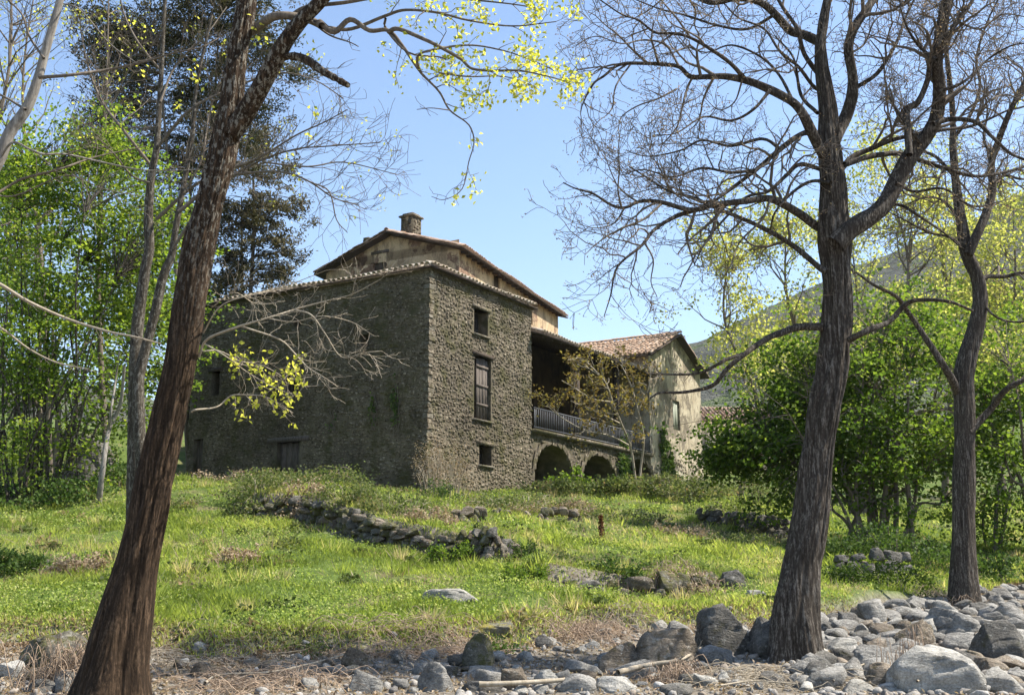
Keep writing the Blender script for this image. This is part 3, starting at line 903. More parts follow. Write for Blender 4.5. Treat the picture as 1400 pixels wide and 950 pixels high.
for k in range(nr):                     # rafter ends under the long eave
    p0 = U_(-ov + 0.06, 0.2 + k * WLn / nr, GZ_ - (ov - 0.06) * rs - 0.20)
    m_ = MB(); m_.box(p0, v2 * 0.11, u * (ov + 0.1) + UP * rs * (ov + 0.1), UP * 0.125); m_.build('rafter', M['wood_dark'], hr)
# chimney
cb = U_(pkb * 0.90, 1.6, pkz - 0.3)
cw, ch = 0.78, 1.5
zc0, zc1 = 0.0, P(558, 299, cb[1])[2] - cb[2]
mb = MB(); mb.box(cb - (u - v) * 0 - u * cw / 2 - v * cw / 2, u * cw, v * cw, UP * zc1)
chm = mb.build('chimney', M['mortar'], hr)
for sgn, o_, s_, n_ in ((1, cb - u * cw / 2 - v * cw / 2, u, -v), (1, cb - u * cw / 2 - v * cw / 2, v, -u)):
    st = rubble(cw, 0.2, zc1 - 0.05, [], (0.1, 0.18), (0.15, 0.35))
    st = st[(st[:, 0] + st[:, 2] / 2 < cw + 0.05)]
    # chimney stones sit on the stack as one rough facing
    V = stone_verts(st, 0.03); W = o_ + (V[:, :, 0:1] + st[:, None, 0:1]) * s_ + (V[:, :, 1:2] + st[:, None, 1:2]) * UP + V[:, :, 2:3] * n_
    tag(put('stone_facing', W.reshape(-1, 3), (ST[None] + (np.arange(len(st)) * 17)[:, None, None]).reshape(-1, 3), M['masonry'], hr), kind='stuff')
mb = MB(); mb.box(cb - u * (cw / 2 + 0.1) - v * (cw / 2 + 0.1) + UP * zc1, u * (cw + 0.2), v * (cw + 0.2), UP * 0.09)
mb.box(cb - u * (cw / 2 - 0.05) - v * (cw / 2 - 0.05) + UP * (zc1 + 0.09), u * (cw - 0.1), v * (cw - 0.1), UP * 0.13); mb.build('chimney_cap', M['masonry'], hr)
mb = MB(); m0 = U_(pkb * 1.28, -0.3, pkz - pkb * 0.28 * rs + 0.1); mb.box(m0, u * 0.45, v * 0.4, UP * 0.18); mb.box(m0 + u * 0.08 + UP * 0.18, u * 0.35, v * 0.3, UP * 0.13); mb.build('roof_stone', M['masonry'], hr)

# ---- gabled plastered house at the far end of the arcade
an = thing('gabled_house', H(AX, 0, 0), 'stained cream plaster house end with steep gable and sunlit red tile roof', 'house')
ZAe = (R_(889, 484)[1] + R_(956, 510)[1]) / 2
Wd = AXE - AX
pk = R_(921, 458)
ZAp = R_(924.5, 459)[1]
pa = AX + Wd / 2
AD = 10.0
opA = [ropR(921, 548, 930, 588)]
opA = [(o_[0] - AX, o_[1], o_[2] - AX, o_[3]) for o_ in opA]
mb, bk = MB(), []
wall_face(mb, H(AX, 0, 0), v, -u, Wd, -1.5, ZAe, opA, 0.3, bk)
mb.add([H(AX, 0, ZAe), H(AXE, 0, ZAe), H(pa, 0, ZAp)], None, [[0, 1, 2]])
mb.quad(H(AX, 0, -1.5), H(AX, AD, -1.5), H(AX, AD, ZAe), H(AX, 0, ZAe))
mb.quad(H(AXE, 0, -1.5), H(AXE, AD, -1.5), H(AXE, AD, ZAe), H(AXE, 0, ZAe))
mb.build('wall', M['plaster_cream'], an)
for q_ in bk: MB().quad(*q_).build('room_shade_panel', M['room_shade'], an)
for k in range(2):
    op = opA[0]; wd = (op[2] - op[0]) / 2
    m_ = MB(); m_.box(H(AX + op[0] + k * wd + 0.01, 0.1 + 0.02 * k, op[1]), v * (wd - 0.02), u * 0.05, UP * (op[3] - op[1])); m_.build('shutter', M['wood_green'], an)
st = rubble(Wd, -0.4, 3.2, [], (0.12, 0.24), (0.16, 0.42), 0.55)
lay(st, H(AX, 0, 0), v, -u, an, M['masonry'], 0.03)
rs3 = (ZAp - ZAe) / (Wd / 2)
rp = MB(); og = 0.45; ov = 0.5
E0, E1 = H(AX - ov, -og, ZAe - ov * rs3 + .03), H(AX - ov, AD, ZAe - ov * rs3 + .03)
K0, K1 = H(pa, -og, ZAp + .03), H(pa, AD, ZAp + .03)
D0, D1 = H(AXE + ov, -og, ZAe - ov * rs3 + .03), H(AXE + ov, AD, ZAe - ov * rs3 + .03)
slab(rp, [E0, E1, K1, K0], 0.09); slab(rp, [K0, K1, D1, D0], 0.09)
ar = rp.build('roof', M['wood_dark'], an)
cosr = 1 / math.hypot(1, rs3)
tile_field(ar, E0, u, unit(v + UP * rs3), AD + og, lambda t_: (Wd / 2 + ov) / cosr, M['tile'], 0.29)
tile_field(ar, D0, u, unit(-v + UP * rs3), AD + og, lambda t_: (Wd / 2 + ov) / cosr, M['tile'], 0.29, front_parts=False)
ridge = []
dr = unit(K1 - K0); per = np.cross(dr, UP)
for k in range(int(np.linalg.norm(K1 - K0) / 0.38)):
    A = np.array([per, dr, UP]).T
    ridge.append(TV * [1.25, 1, 1.1] @ A.T + K0 + dr * 0.38 * k + UP * (0.08 + rng.normal(0, 0.012)))
tag(put('ridge_tiles', np.concatenate(ridge), (TF[None] + (np.arange(len(ridge)) * len(TV))[:, None, None]).reshape(-1, 4), M['tile'], ar), kind='stuff')
# lower outbuilding beside it, and the small pale roof beyond
qy = 82.0
o_ = P(966, 575, qy)
cot = thing('cottage', (o_[0], o_[1], hz(o_[0], o_[1])), 'small far cottage with a pale tiled roof between gable and hazel', 'cottage')
Lc = 7.0
zc = o_[2]
mb = MB(); mb.box(np.array([o_[0] - 2, o_[1], zc - 6]), v * 0 + np.array([Lc, 0.6, 0]), np.array([-0.5, 5.0, 0]), UP * 6.0); mb.build('wall', M['plaster_cream'], cot)
mb = MB(); e_ = np.array([o_[0] - 2.4, o_[1] - 0.5, zc]); ex = np.array([Lc + 0.8, 0.7, 0]); up_ = np.array([-0.3, 3.6, 1.55])
slab(mb, [e_, e_ + ex, e_ + ex + up_, e_ + up_], 0.12); slab(mb, [e_ + up_, e_ + ex + up_, e_ + ex + up_ * [2, 2, 0], e_ + up_ * [2, 2, 0]], 0.12)
cr = mb.build('roof', M['tile'], cot)
tile_field(cr, e_ + UP * 0.01, unit(ex), unit(up_), float(np.linalg.norm(ex)), lambda t_: float(np.linalg.norm(up_)), M['tile'], 0.3, front_parts=False)
# ------------------------------------------------------------------ trees
class Tubes:
    def __init__(s): s.v, s.f, s.n = [], [], 0
    def add(s, pts, r, k=5, cap=True):
        pts = np.asarray(pts, float); r = np.asarray(r, float)
        n = len(pts)
        tg = np.empty_like(pts)
        tg[1:-1] = pts[2:] - pts[:-2]; tg[0] = pts[1] - pts[0]; tg[-1] = pts[-1] - pts[-2]
        tg /= np.maximum(np.linalg.norm(tg, axis=1, keepdims=True), 1e-9)
        m = np.abs(tg.mean(0)); ref = np.zeros(3); ref[int(np.argmin(m))] = 1
        a = np.cross(tg, ref); a /= np.maximum(np.linalg.norm(a, axis=1, keepdims=True), 1e-9)
        b = np.cross(tg, a)
        an = np.arange(k) * (2 * PI / k)
        V = pts[:, None, :] + r[:, None, None] * (np.cos(an)[None, :, None] * a[:, None, :] + np.sin(an)[None, :, None] * b[:, None, :])
        i, j = np.meshgrid(np.arange(k), np.arange(n - 1))
        q0 = (j * k + i).ravel() + s.n; q1 = (j * k + (i + 1) % k).ravel() + s.n
        s.v.append(V.reshape(-1, 3)); s.f.append(np.c_[q0, q1, q1 + k, q0 + k]); s.n += n * k
    def build(s, name, mat, parent, kind=None, loc=None):
        if not s.v: return None
        o = put(name, np.concatenate(s.v), np.concatenate(s.f), mat, parent, True, None, loc)
        return tag(o, kind=kind)
def spline(pts, n=6):
    """Catmull-Rom through rows (any width)"""
    p = np.asarray(pts, float)
    p = np.vstack([2 * p[0] - p[1], p, 2 * p[-1] - p[-2]])
    out = []
    for i in range(1, len(p) - 2):
        t_ = np.linspace(0, 1, n, endpoint=False)[:, None]
        a, b, c, d = p[i - 1], p[i], p[i + 1], p[i + 2]
        out.append(0.5 * (2 * b + (c - a) * t_ + (2 * a - 5 * b + 4 * c - d) * t_ ** 2 + (3 * b - a - 3 * c + d) * t_ ** 3))
    out.append(p[-2][None])
    return np.vstack(out)
def traced(px, Y0, Y1=None, w0=None, w1=None, n=5):
    """a limb read from the photo: rows (x, y) or (x, y, width in px); range runs from Y0 to Y1"""
    px = [tuple(q) for q in px]
    Y1 = Y0 if Y1 is None else Y1
    L = np.r_[0, np.cumsum([math.dist(px[i][:2], px[i + 1][:2]) for i in range(len(px) - 1)])]
    L /= L[-1]
    rows = []
    for q, f in zip(px, L):
        Y = Y0 + (Y1 - Y0) * f + 0.25 * math.sin(9 * f + px[0][0])* (0 if len(q) > 2 else 1)
        wd = q[2] if len(q) > 2 else w0 * (1 - f) + w1 * f
        rows.append([*P(q[0], q[1], Y), wd / 2 / F * Y])
    s = spline(rows, n)
    return s[:, :3], np.maximum(s[:, 3], 0.003)

def rand_unit(rng):
    a = rng.normal(0, 1, 3); return a / np.linalg.norm(a)
def grow(tb, rng, p, d, L, r, lvl, prm, tips):
    seg = max(prm['seg'] * (0.55 + 0.45 * lvl / max(prm['lv'], 1)), 0.04)
    n = max(3, int(L / seg))
    pts = [np.array(p, float)]
    d = unit(d); ds = [d]
    wob = prm['wob']
    for i in range(n):
        d = d + rng.normal(0, wob, 3) + UP * prm['trop'] * (1 if lvl > 0 else prm.get('tip_trop', 1))
        d = unit(d)
        pts.append(pts[-1] + d * (L / n)); ds.append(d)
    pts = np.array(pts)
    rr = r * (1 - 0.72 * np.linspace(0, 1, n + 1) ** 0.9)
    rr = np.maximum(rr, prm['rmin'])
    tb.add(pts, rr, 3 if r < 0.012 else (5 if r < 0.035 else 7))
    tips.append((pts[-1], ds[-1]))
    if lvl <= 0: return
    side(tb, rng, pts, rr, lvl, prm, tips, prm['start'])
def side(tb, rng, pts, rr, lvl, prm, tips, start=0.2, count=None, Lmul=1.0, end=1.0):
    """side branches along a finished limb"""
    segl = np.linalg.norm(np.diff(pts, axis=0), axis=1)
    Lt = segl.sum()
    cum = np.r_[0, np.cumsum(segl)] / Lt
    dens = prm['dens'][lvl] if isinstance(prm['dens'], dict) else prm['dens']
    n = count if count is not None else rng.poisson(Lt * dens) + (1 if lvl > 0 else 0)
    for _ in range(n):
        f = start + (end - start) * rng.random() ** 0.85
        i = min(int(np.searchsorted(cum, f)), len(pts) - 1)
        i = max(i, 1)
        tg = unit(pts[i] - pts[i - 1])
        q = unit(np.cross(tg, rand_unit(rng)))
        ang = rad(rng.uniform(*prm['ang']))
        d = tg * math.cos(ang) + q * math.sin(ang) + UP * prm.get('up', 0.1) + np.array(prm.get('bias', (0, 0, 0)))
        Lc = prm['len'][lvl] * rng.uniform(0.55, 1.3) * (1.0 - 0.45 * f) * Lmul
        rc = min(rr[i] * 0.68, prm['rad'][lvl] * rng.uniform(0.7, 1.2))
        grow(tb, rng, pts[i], d, Lc, max(rc, prm['rmin']), lvl - 1, prm, tips)
def leaves(name, C, S, rng, mat, parent, up=0.4, asp=0.42, kind='stuff', dirs=None, hang=0.0, rnd=None, loc=None, fold=0.18):
    C = np.asarray(C, float); N = len(C)
    S = np.broadcast_to(np.asarray(S, float), (N,))
    d = rng.normal(0, 1, (N, 3)) if dirs is None else dirs + rng.normal(0, 0.55, (N, 3))
    d[:, 2] -= hang
    d /= np.linalg.norm(d, axis=1, keepdims=True)
    nn = rng.normal(0, 1, (N, 3)); nn[:, 2] += up * 2.5
    w_ = np.cross(d, nn); w_ /= np.maximum(np.linalg.norm(w_, axis=1, keepdims=True), 1e-6)
    nn = np.cross(w_, d)
    s = S[:, None]
    V = np.empty((N, 4, 3))
    V[:, 0] = C
    V[:, 1] = C + d * s * 0.45 + w_ * s * asp + nn * s * fold
    V[:, 2] = C + d * s
    V[:, 3] = C + d * s * 0.45 - w_ * s * asp + nn * s * fold
    k = (np.arange(N) * 4)[:, None]
    Fc = np.concatenate([k + [[0, 2, 1]], k + [[0, 3, 2]]], 1).reshape(-1, 3)
    r_ = rng.random(N) if rnd is None else rnd
    return tag(put(name, V.reshape(-1, 3), Fc, mat, parent, False, np.repeat(r_, 2), loc), kind=kind)
def around(pts, rng, per, spread):
    pts = np.asarray(pts, float)
    q = np.repeat(pts, per, axis=0)
    return q + rng.normal(0, spread, q.shape)
def bark_trunk(name, rows, mat, parent, sides=72, rings=260, depth=0.035, along=1.0, flare=0.0, lump=0.10, freq=10.0):
    """a furrowed trunk: rows (x, y, z, r), ridges run with the grain"""
    s = spline(rows, 12)
    L = np.r_[0, np.cumsum(np.linalg.norm(np.diff(s[:, :3], axis=0), axis=1))]
    tt = np.linspace(0, L[-1], rings)
    c = np.stack([np.interp(tt, L, s[:, k]) for k in range(4)], 1)
    tg = np.gradient(c[:, :3], axis=0); tg /= np.linalg.norm(tg, axis=1, keepdims=True)
    a = np.cross(tg, [0, 1.0, 0.0]); a /= np.linalg.norm(a, axis=1, keepdims=True)
    b = np.cross(tg, a)
    an = np.arange(sides) * 2 * PI / sides
    ca, sa = np.cos(an), np.sin(an)
    A, Tt = np.meshgrid(an, tt)
    R0 = np.repeat(c[:, 3:4], sides, 1)
    rm = float(np.mean(c[:, 3]))
    seed = (sum(map(ord, name)) % 17) + rows[0][0] * 3.1
    q = np.c_[(np.cos(A) * rm * freq).ravel() + seed, (np.sin(A) * rm * freq).ravel(), (Tt * 1.15 * along).ravel()]
    q2 = q + 0.6 * np.c_[vnoise(q * 0.5 + 5), vnoise(q * 0.5 + 31), vnoise(q * 0.5 + 77)]
    n1 = 1 - np.abs(vnoise(q2 * [1, 1, 0.8]))
    n2 = 1 - np.abs(vnoise(q2 * [2.3, 2.3, 1.6] + 9))
    furrow = (0.65 * n1 ** 2 + 0.35 * n2 ** 2).reshape(A.shape)
    lumps = fbm(q * [0.16, 0.16, 0.5], 3).reshape(A.shape)
    if flare:
        fl = flare * np.exp(-Tt / 0.65) * (1 + 0.7 * np.cos(A * 4 + seed) + 0.4 * np.cos(A * 7 + 1))
    else: fl = 0
    R1 = R0 * (1 + lump * lumps + fl) + depth * np.minimum(1, R0 / rm) * (0.14 - furrow)
    V = c[:, None, :3] + R1[:, :, None] * (np.cos(A)[:, :, None] * a[:, None, :] + np.sin(A)[:, :, None] * b[:, None, :])
    i, j = np.meshgrid(np.arange(sides), np.arange(rings - 1))
    q0 = (j * sides + i).ravel(); q1 = (j * sides + (i + 1) % sides).ravel()
    return put(name, V.reshape(-1, 3), np.c_[q0, q1, q1 + sides, q0 + sides], mat, parent, True)
def prow(px, Y):
    """(x, y, width) px rows -> world rows with radius; Y a number or one per row"""
    Ys = np.broadcast_to(np.asarray(Y, float), (len(px),))
    return [[*P(a, b, y), c / 2 / F * y] for (a, b, c), y in zip(px, Ys)]

# ---- bark materials that keep to the traced trunks; leaves
M['leaf_hazel'] = mat_leaf('leaf_hazel', [(0.0, (0.035, 0.065, 0.010)), (0.5, (0.075, 0.125, 0.016)), (1.0, (0.15, 0.20, 0.028))], 2.2, 0.45)
M['leaf_bright'] = mat_leaf('leaf_bright', [(0.0, (0.05, 0.085, 0.012)), (0.5, (0.11, 0.17, 0.02)), (1.0, (0.20, 0.245, 0.032))], 2.1, 0.52)
M['leaf_deep'] = mat_leaf('leaf_deep', [(0.0, (0.035, 0.055, 0.012)), (0.5, (0.06, 0.10, 0.016)), (1.0, (0.11, 0.15, 0.024))], 1.7, 0.5)
M['leaf_spring'] = mat_leaf('leaf_spring', [(0.0, (0.27, 0.29, 0.04)), (0.5, (0.40, 0.40, 0.06)), (1.0, (0.52, 0.48, 0.10))], 1.9, 0.6)
M['leaf_pale'] = mat_leaf('leaf_pale_spring', [(0.0, (0.20, 0.23, 0.05)), (0.5, (0.31, 0.32, 0.085)), (1.0, (0.42, 0.40, 0.14))], 1.7, 0.6)
M['leaf_bronze'] = mat_leaf('leaf_bronze', [(0.0, (0.08, 0.055, 0.02)), (0.5, (0.15, 0.11, 0.035)), (1.0, (0.26, 0.22, 0.06))], 1.5, 0.4)
M['leaf_pine'] = mat_leaf('leaf_pine', [(0.0, (0.028, 0.034, 0.014)), (0.45, (0.060, 0.066, 0.028)), (0.75, (0.10, 0.092, 0.045)), (1.0, (0.18, 0.15, 0.09))], 1.2, 0.2)
M['leaf_pine_brown'] = mat_leaf('leaf_pine_brown', [(0.0, (0.055, 0.055, 0.025)), (0.5, (0.105, 0.095, 0.05)), (1.0, (0.20, 0.17, 0.10))], 1.2, 0.2)
M['leaf_bud'] = mat_leaf('leaf_bud', [(0.0, (0.20, 0.13, 0.10)), (0.6, (0.32, 0.23, 0.17)), (1.0, (0.36, 0.28, 0.15))], 1.2, 0.35)
M['leaf_ivy'] = mat_leaf('leaf_ivy', [(0.0, (0.035, 0.065, 0.014)), (0.6, (0.07, 0.12, 0.025)), (1.0, (0.14, 0.18, 0.045))], 1.6, 0.35)
M['leaf_bramble'] = mat_leaf('leaf_bramble', [(0.0, (0.06, 0.08, 0.022)), (0.5, (0.12, 0.155, 0.045)), (0.8, (0.20, 0.20, 0.085)), (1.0, (0.24, 0.17, 0.10))], 1.5, 0.4)
M['leaf_dry'] = mat_leaf('leaf_dry', [(0.0, (0.17, 0.11, 0.068)), (0.5, (0.33, 0.245, 0.165)), (1.0, (0.48, 0.39, 0.28))], 1.2, 0.3)

# ================= the leaning tree in front
rg = np.random.default_rng(11)
YL = 13.6
lean = thing('leaning_tree', P(160, 950, 13.5), 'big leaning tree with brown furrowed bark, forked stem, broken stub and yellow spring leaves', 'tree')
bl = hz(*P(155, 945, 13.5)[:2])
rows = prow([(148, 985, 108), (156, 930, 98), (164, 880, 90), (180, 804, 77), (192, 750, 70), (203, 700, 69), (214, 640, 68), (229, 570, 63), (247, 500, 59), (259, 420, 63), (272, 340, 62), (288, 280, 55), (303, 220, 52), (312, 170, 50), (318, 130, 44), (325, 70, 40), (335, 20, 38), (343, -40, 36), (352, -120, 32), (356, -240, 26), (350, -420, 16)], 13.6)
rows = [[q[0], q[1], q[2], q[3] * (0.79 + 0.08 * max(0, 1 - i / 5))] for i, q in enumerate(rows)]
bark_trunk('trunk', rows, M['bark_brown'], lean, 150, 620, 0.06, 0.9, 0.30, 0.09, 14)
rows = prow([(316, 185, 30), (332, 160, 32), (347, 135, 30), (360, 112, 28), (374, 85, 28), (390, 58, 26), (412, 28, 24), (440, 0, 21), (476, -50, 18), (520, -130, 14)], [13.55, 13.5, 13.4, 13.3, 13.2, 13.1, 13.0, 12.9, 12.7, 12.4])
bark_trunk('limb', rows, M['bark_brown'], lean, 40, 120, 0.016, 1.2, 0, 0.08, 14)
tb, br, tips, tipsY = Tubes(), Tubes(), [], []
LEAN = [
    ([(340, 45), (350, 40), (372, 24), (398, 22), (424, 28), (440, 36)], 13.5, 13.0, 14, 11),
    ([(436, 30, 10), (457, 44, 9), (479, 27, 8), (505, 42, 7), (531, 42, 6), (551, 64, 5), (575, 99, 4), (600, 125, 3.2), (615, 151, 2.6), (641, 171, 2.2), (648, 195, 1.8), (641, 221, 1.6), (632, 258, 1.4), (608, 273, 1.2), (590, 269, 1.0)], 13.0, 12.4, 11, 1.6),
    ([(531, 44), (545, 40), (582, 55), (604, 66), (630, 81), (645, 94), (674, 97), (711, 97), (750, 105), (775, 112)], 12.8, 12.2, 7, 1.5),
    ([(446, 38), (480, 40), (527, 22), (555, 14), (600, 18), (640, 28), (700, 36), (760, 30)], 13.0, 12.6, 6, 1.5),
    ([(575, 99), (570, 80), (585, 70), (640, 62), (690, 70), (730, 84), (760, 98)], 12.7, 12.9, 4, 1.2),
    ([(600, 100), (640, 105), (690, 105), (730, 118)], 12.6, 12.5, 3, 1.0),
    ([(527, 26), (528, 40), (558, 72), (600, 78), (610, 82)], 12.8, 12.6, 4, 2.0),
    ([(615, 151), (590, 148), (570, 150)], 12.5, 12.4, 2, 1.0),
    ([(398, 22), (420, 10), (470, 4), (540, -6), (620, -2), (700, 6), (745, 14)], 13.2, 13.2, 7, 1.5),
    ([(460, -30), (520, -20), (600, -35), (680, -20)], 12.8, 13.6, 8, 2),
    ([(424, 28), (450, 48), (478, 58), (490, 64)], 13.0, 12.9, 4, 1.5),
]
PR = dict(seg=0.10, lv=2, wob=0.26, trop=0.02, rmin=0.0032, start=0.15, dens={1: 5.0, 2: 3.4}, ang=(25, 65), len={1: 0.28, 2: 0.5}, rad={1: 0.006, 2: 0.010}, up=0.05)
for k, (px, Y0, Y1, w0, w1) in enumerate(LEAN):
    pts, rr = traced(px, Y0, Y1, w0, w1)
    t1 = Tubes(); t1.add(pts, rr, 8); t1.build('limb', M['bark_twig'], lean)
    side(br, rg, pts, rr, 2 if k in (1, 2, 3, 8, 9) else 1, PR, tipsY if k != 7 else tips, 0.25)
# broken stub
pts, rr = traced([(380, 80, 10), (395, 77, 12), (416, 81, 12), (442, 98, 11), (460, 108, 10), (476, 117, 8)], 13.2, 12.6)
t1 = Tubes(); t1.add(pts, rr * (1 + rg.normal(0, 0.08, len(rr))), 9); st_ = t1.build('broken_stub', M['bark_brown'], lean)
t1 = Tubes(); pe = pts[-1]; t1.add([pe - (pts[-1] - pts[-4]) * .15, pe + (pts[-1] - pts[-4]) * 0.25], [rr[-1] * 0.9, 0.006], 7); t1.build('splinter', M['bark_straw'], st_)
# low pale shoots across the stone wall
LOW = [
    ([(272, 488), (282, 465), (316, 450), (365, 435), (410, 421), (452, 410), (482, 402), (520, 382)], 13.4, 12.6, 5.5, 1.4),
    ([(330, 446), (342, 450), (384, 465), (407, 488), (422, 503), (442, 515), (462, 529)], 13.2, 12.8, 4, 1.2),
    ([(405, 424), (426, 431), (445, 457), (467, 488), (498, 482), (522, 480)], 13.0, 12.6, 3.5, 1.3),
    ([(262, 563), (268, 560), (297, 556), (316, 541), (340, 540), (365, 543), (392, 560)], 13.5, 12.9, 4, 1.3),
    ([(275, 480), (300, 480), (330, 494), (360, 500), (395, 520)], 13.5, 13.2, 3.5, 1.1),
    ([(280, 470), (310, 488), (340, 510), (380, 532), (410, 540)], 13.4, 13.1, 3, 1.0),
    ([(278, 455), (300, 420), (335, 405), (380, 395), (420, 380), (445, 370)], 13.4, 13.6, 3.5, 1.1),
    ([(365, 435), (400, 440), (440, 432), (480, 440), (505, 455)], 13.1, 12.7, 2.5, 1.0),
    ([(290, 420), (320, 400), (350, 415), (390, 412)], 13.5, 13.8, 2.6, 1.0),
]
lo, tl = Tubes(), []
PRL = dict(seg=0.09, lv=2, wob=0.22, trop=0.03, rmin=0.0023, start=0.2, dens={1: 6.0, 2: 6.5}, ang=(20, 60), len={1: 0.25, 2: 0.5}, rad={1: 0.0036, 2: 0.005}, up=0.0)
for px, Y0, Y1, w0, w1 in LOW:
    pts, rr = traced(px, Y0, Y1, w0, w1)
    rr = rr * 0.72
    lo.add(pts, rr, 6)
    side(lo, rg, pts, rr, 2, PRL, tl, 0.2)
tag(lo.build('shoot', M['bark_straw'], lean), kind='stuff')
br.build('twigs', M['bark_twig'], lean, 'stuff')
def screen(q):
    q = np.asarray(q, float).reshape(-1, 3)
    w_ = q[:, 1] * cp_ + q[:, 2] * sp_
    return np.c_[q[:, 0] / w_ * F + CX, CY - (-q[:, 1] * sp_ + q[:, 2] * cp_) / w_ * F]
tp = np.array([t_[0] for t_ in tipsY])
sc_ = screen(tp)
# leafy towards the ends of the long limb, nearly bare close to the stem
dens_ = np.clip((sc_[:, 0] - 480) / 140, 0.06, 1) * np.where(sc_[:, 1] > 140, np.where(sc_[:, 0] > 645, 0.35, 0.10), 0.85)
keep = tp[rg.random(len(tp)) < dens_]
C_ = around(keep, rg, 12, 0.06)
leaves('foliage', C_, rg.uniform(0.035, 0.085, len(C_)), rg, M['leaf_spring'], lean, 0.2, 0.30)
tl_ = np.array([t_[0] for t_ in tl]); sl_ = screen(tl_)
kk = (sl_[:, 1] > 475) & (sl_[:, 0] < 415) & (sl_[:, 0] > 285)
C_ = around(tl_[kk][rg.random(kk.sum()) < 0.34], rg, 5, 0.035)
C_ = np.vstack([C_, around([P(*q) for q in [(352, 33, 13.3), (355, 50, 13.3), (268, 95, 13.3), (273, 112, 13.3), (245, 148, 13.3), (395, 215, 13.0), (405, 235, 13.0), (425, 187, 13.0), (430, 155, 13), (425, 60, 13)]], rg, 6, 0.05)])
leaves('foliage', C_, rg.uniform(0.045, 0.085, len(C_)), rg, M['leaf_spring'], lean, 0.2, 0.32)

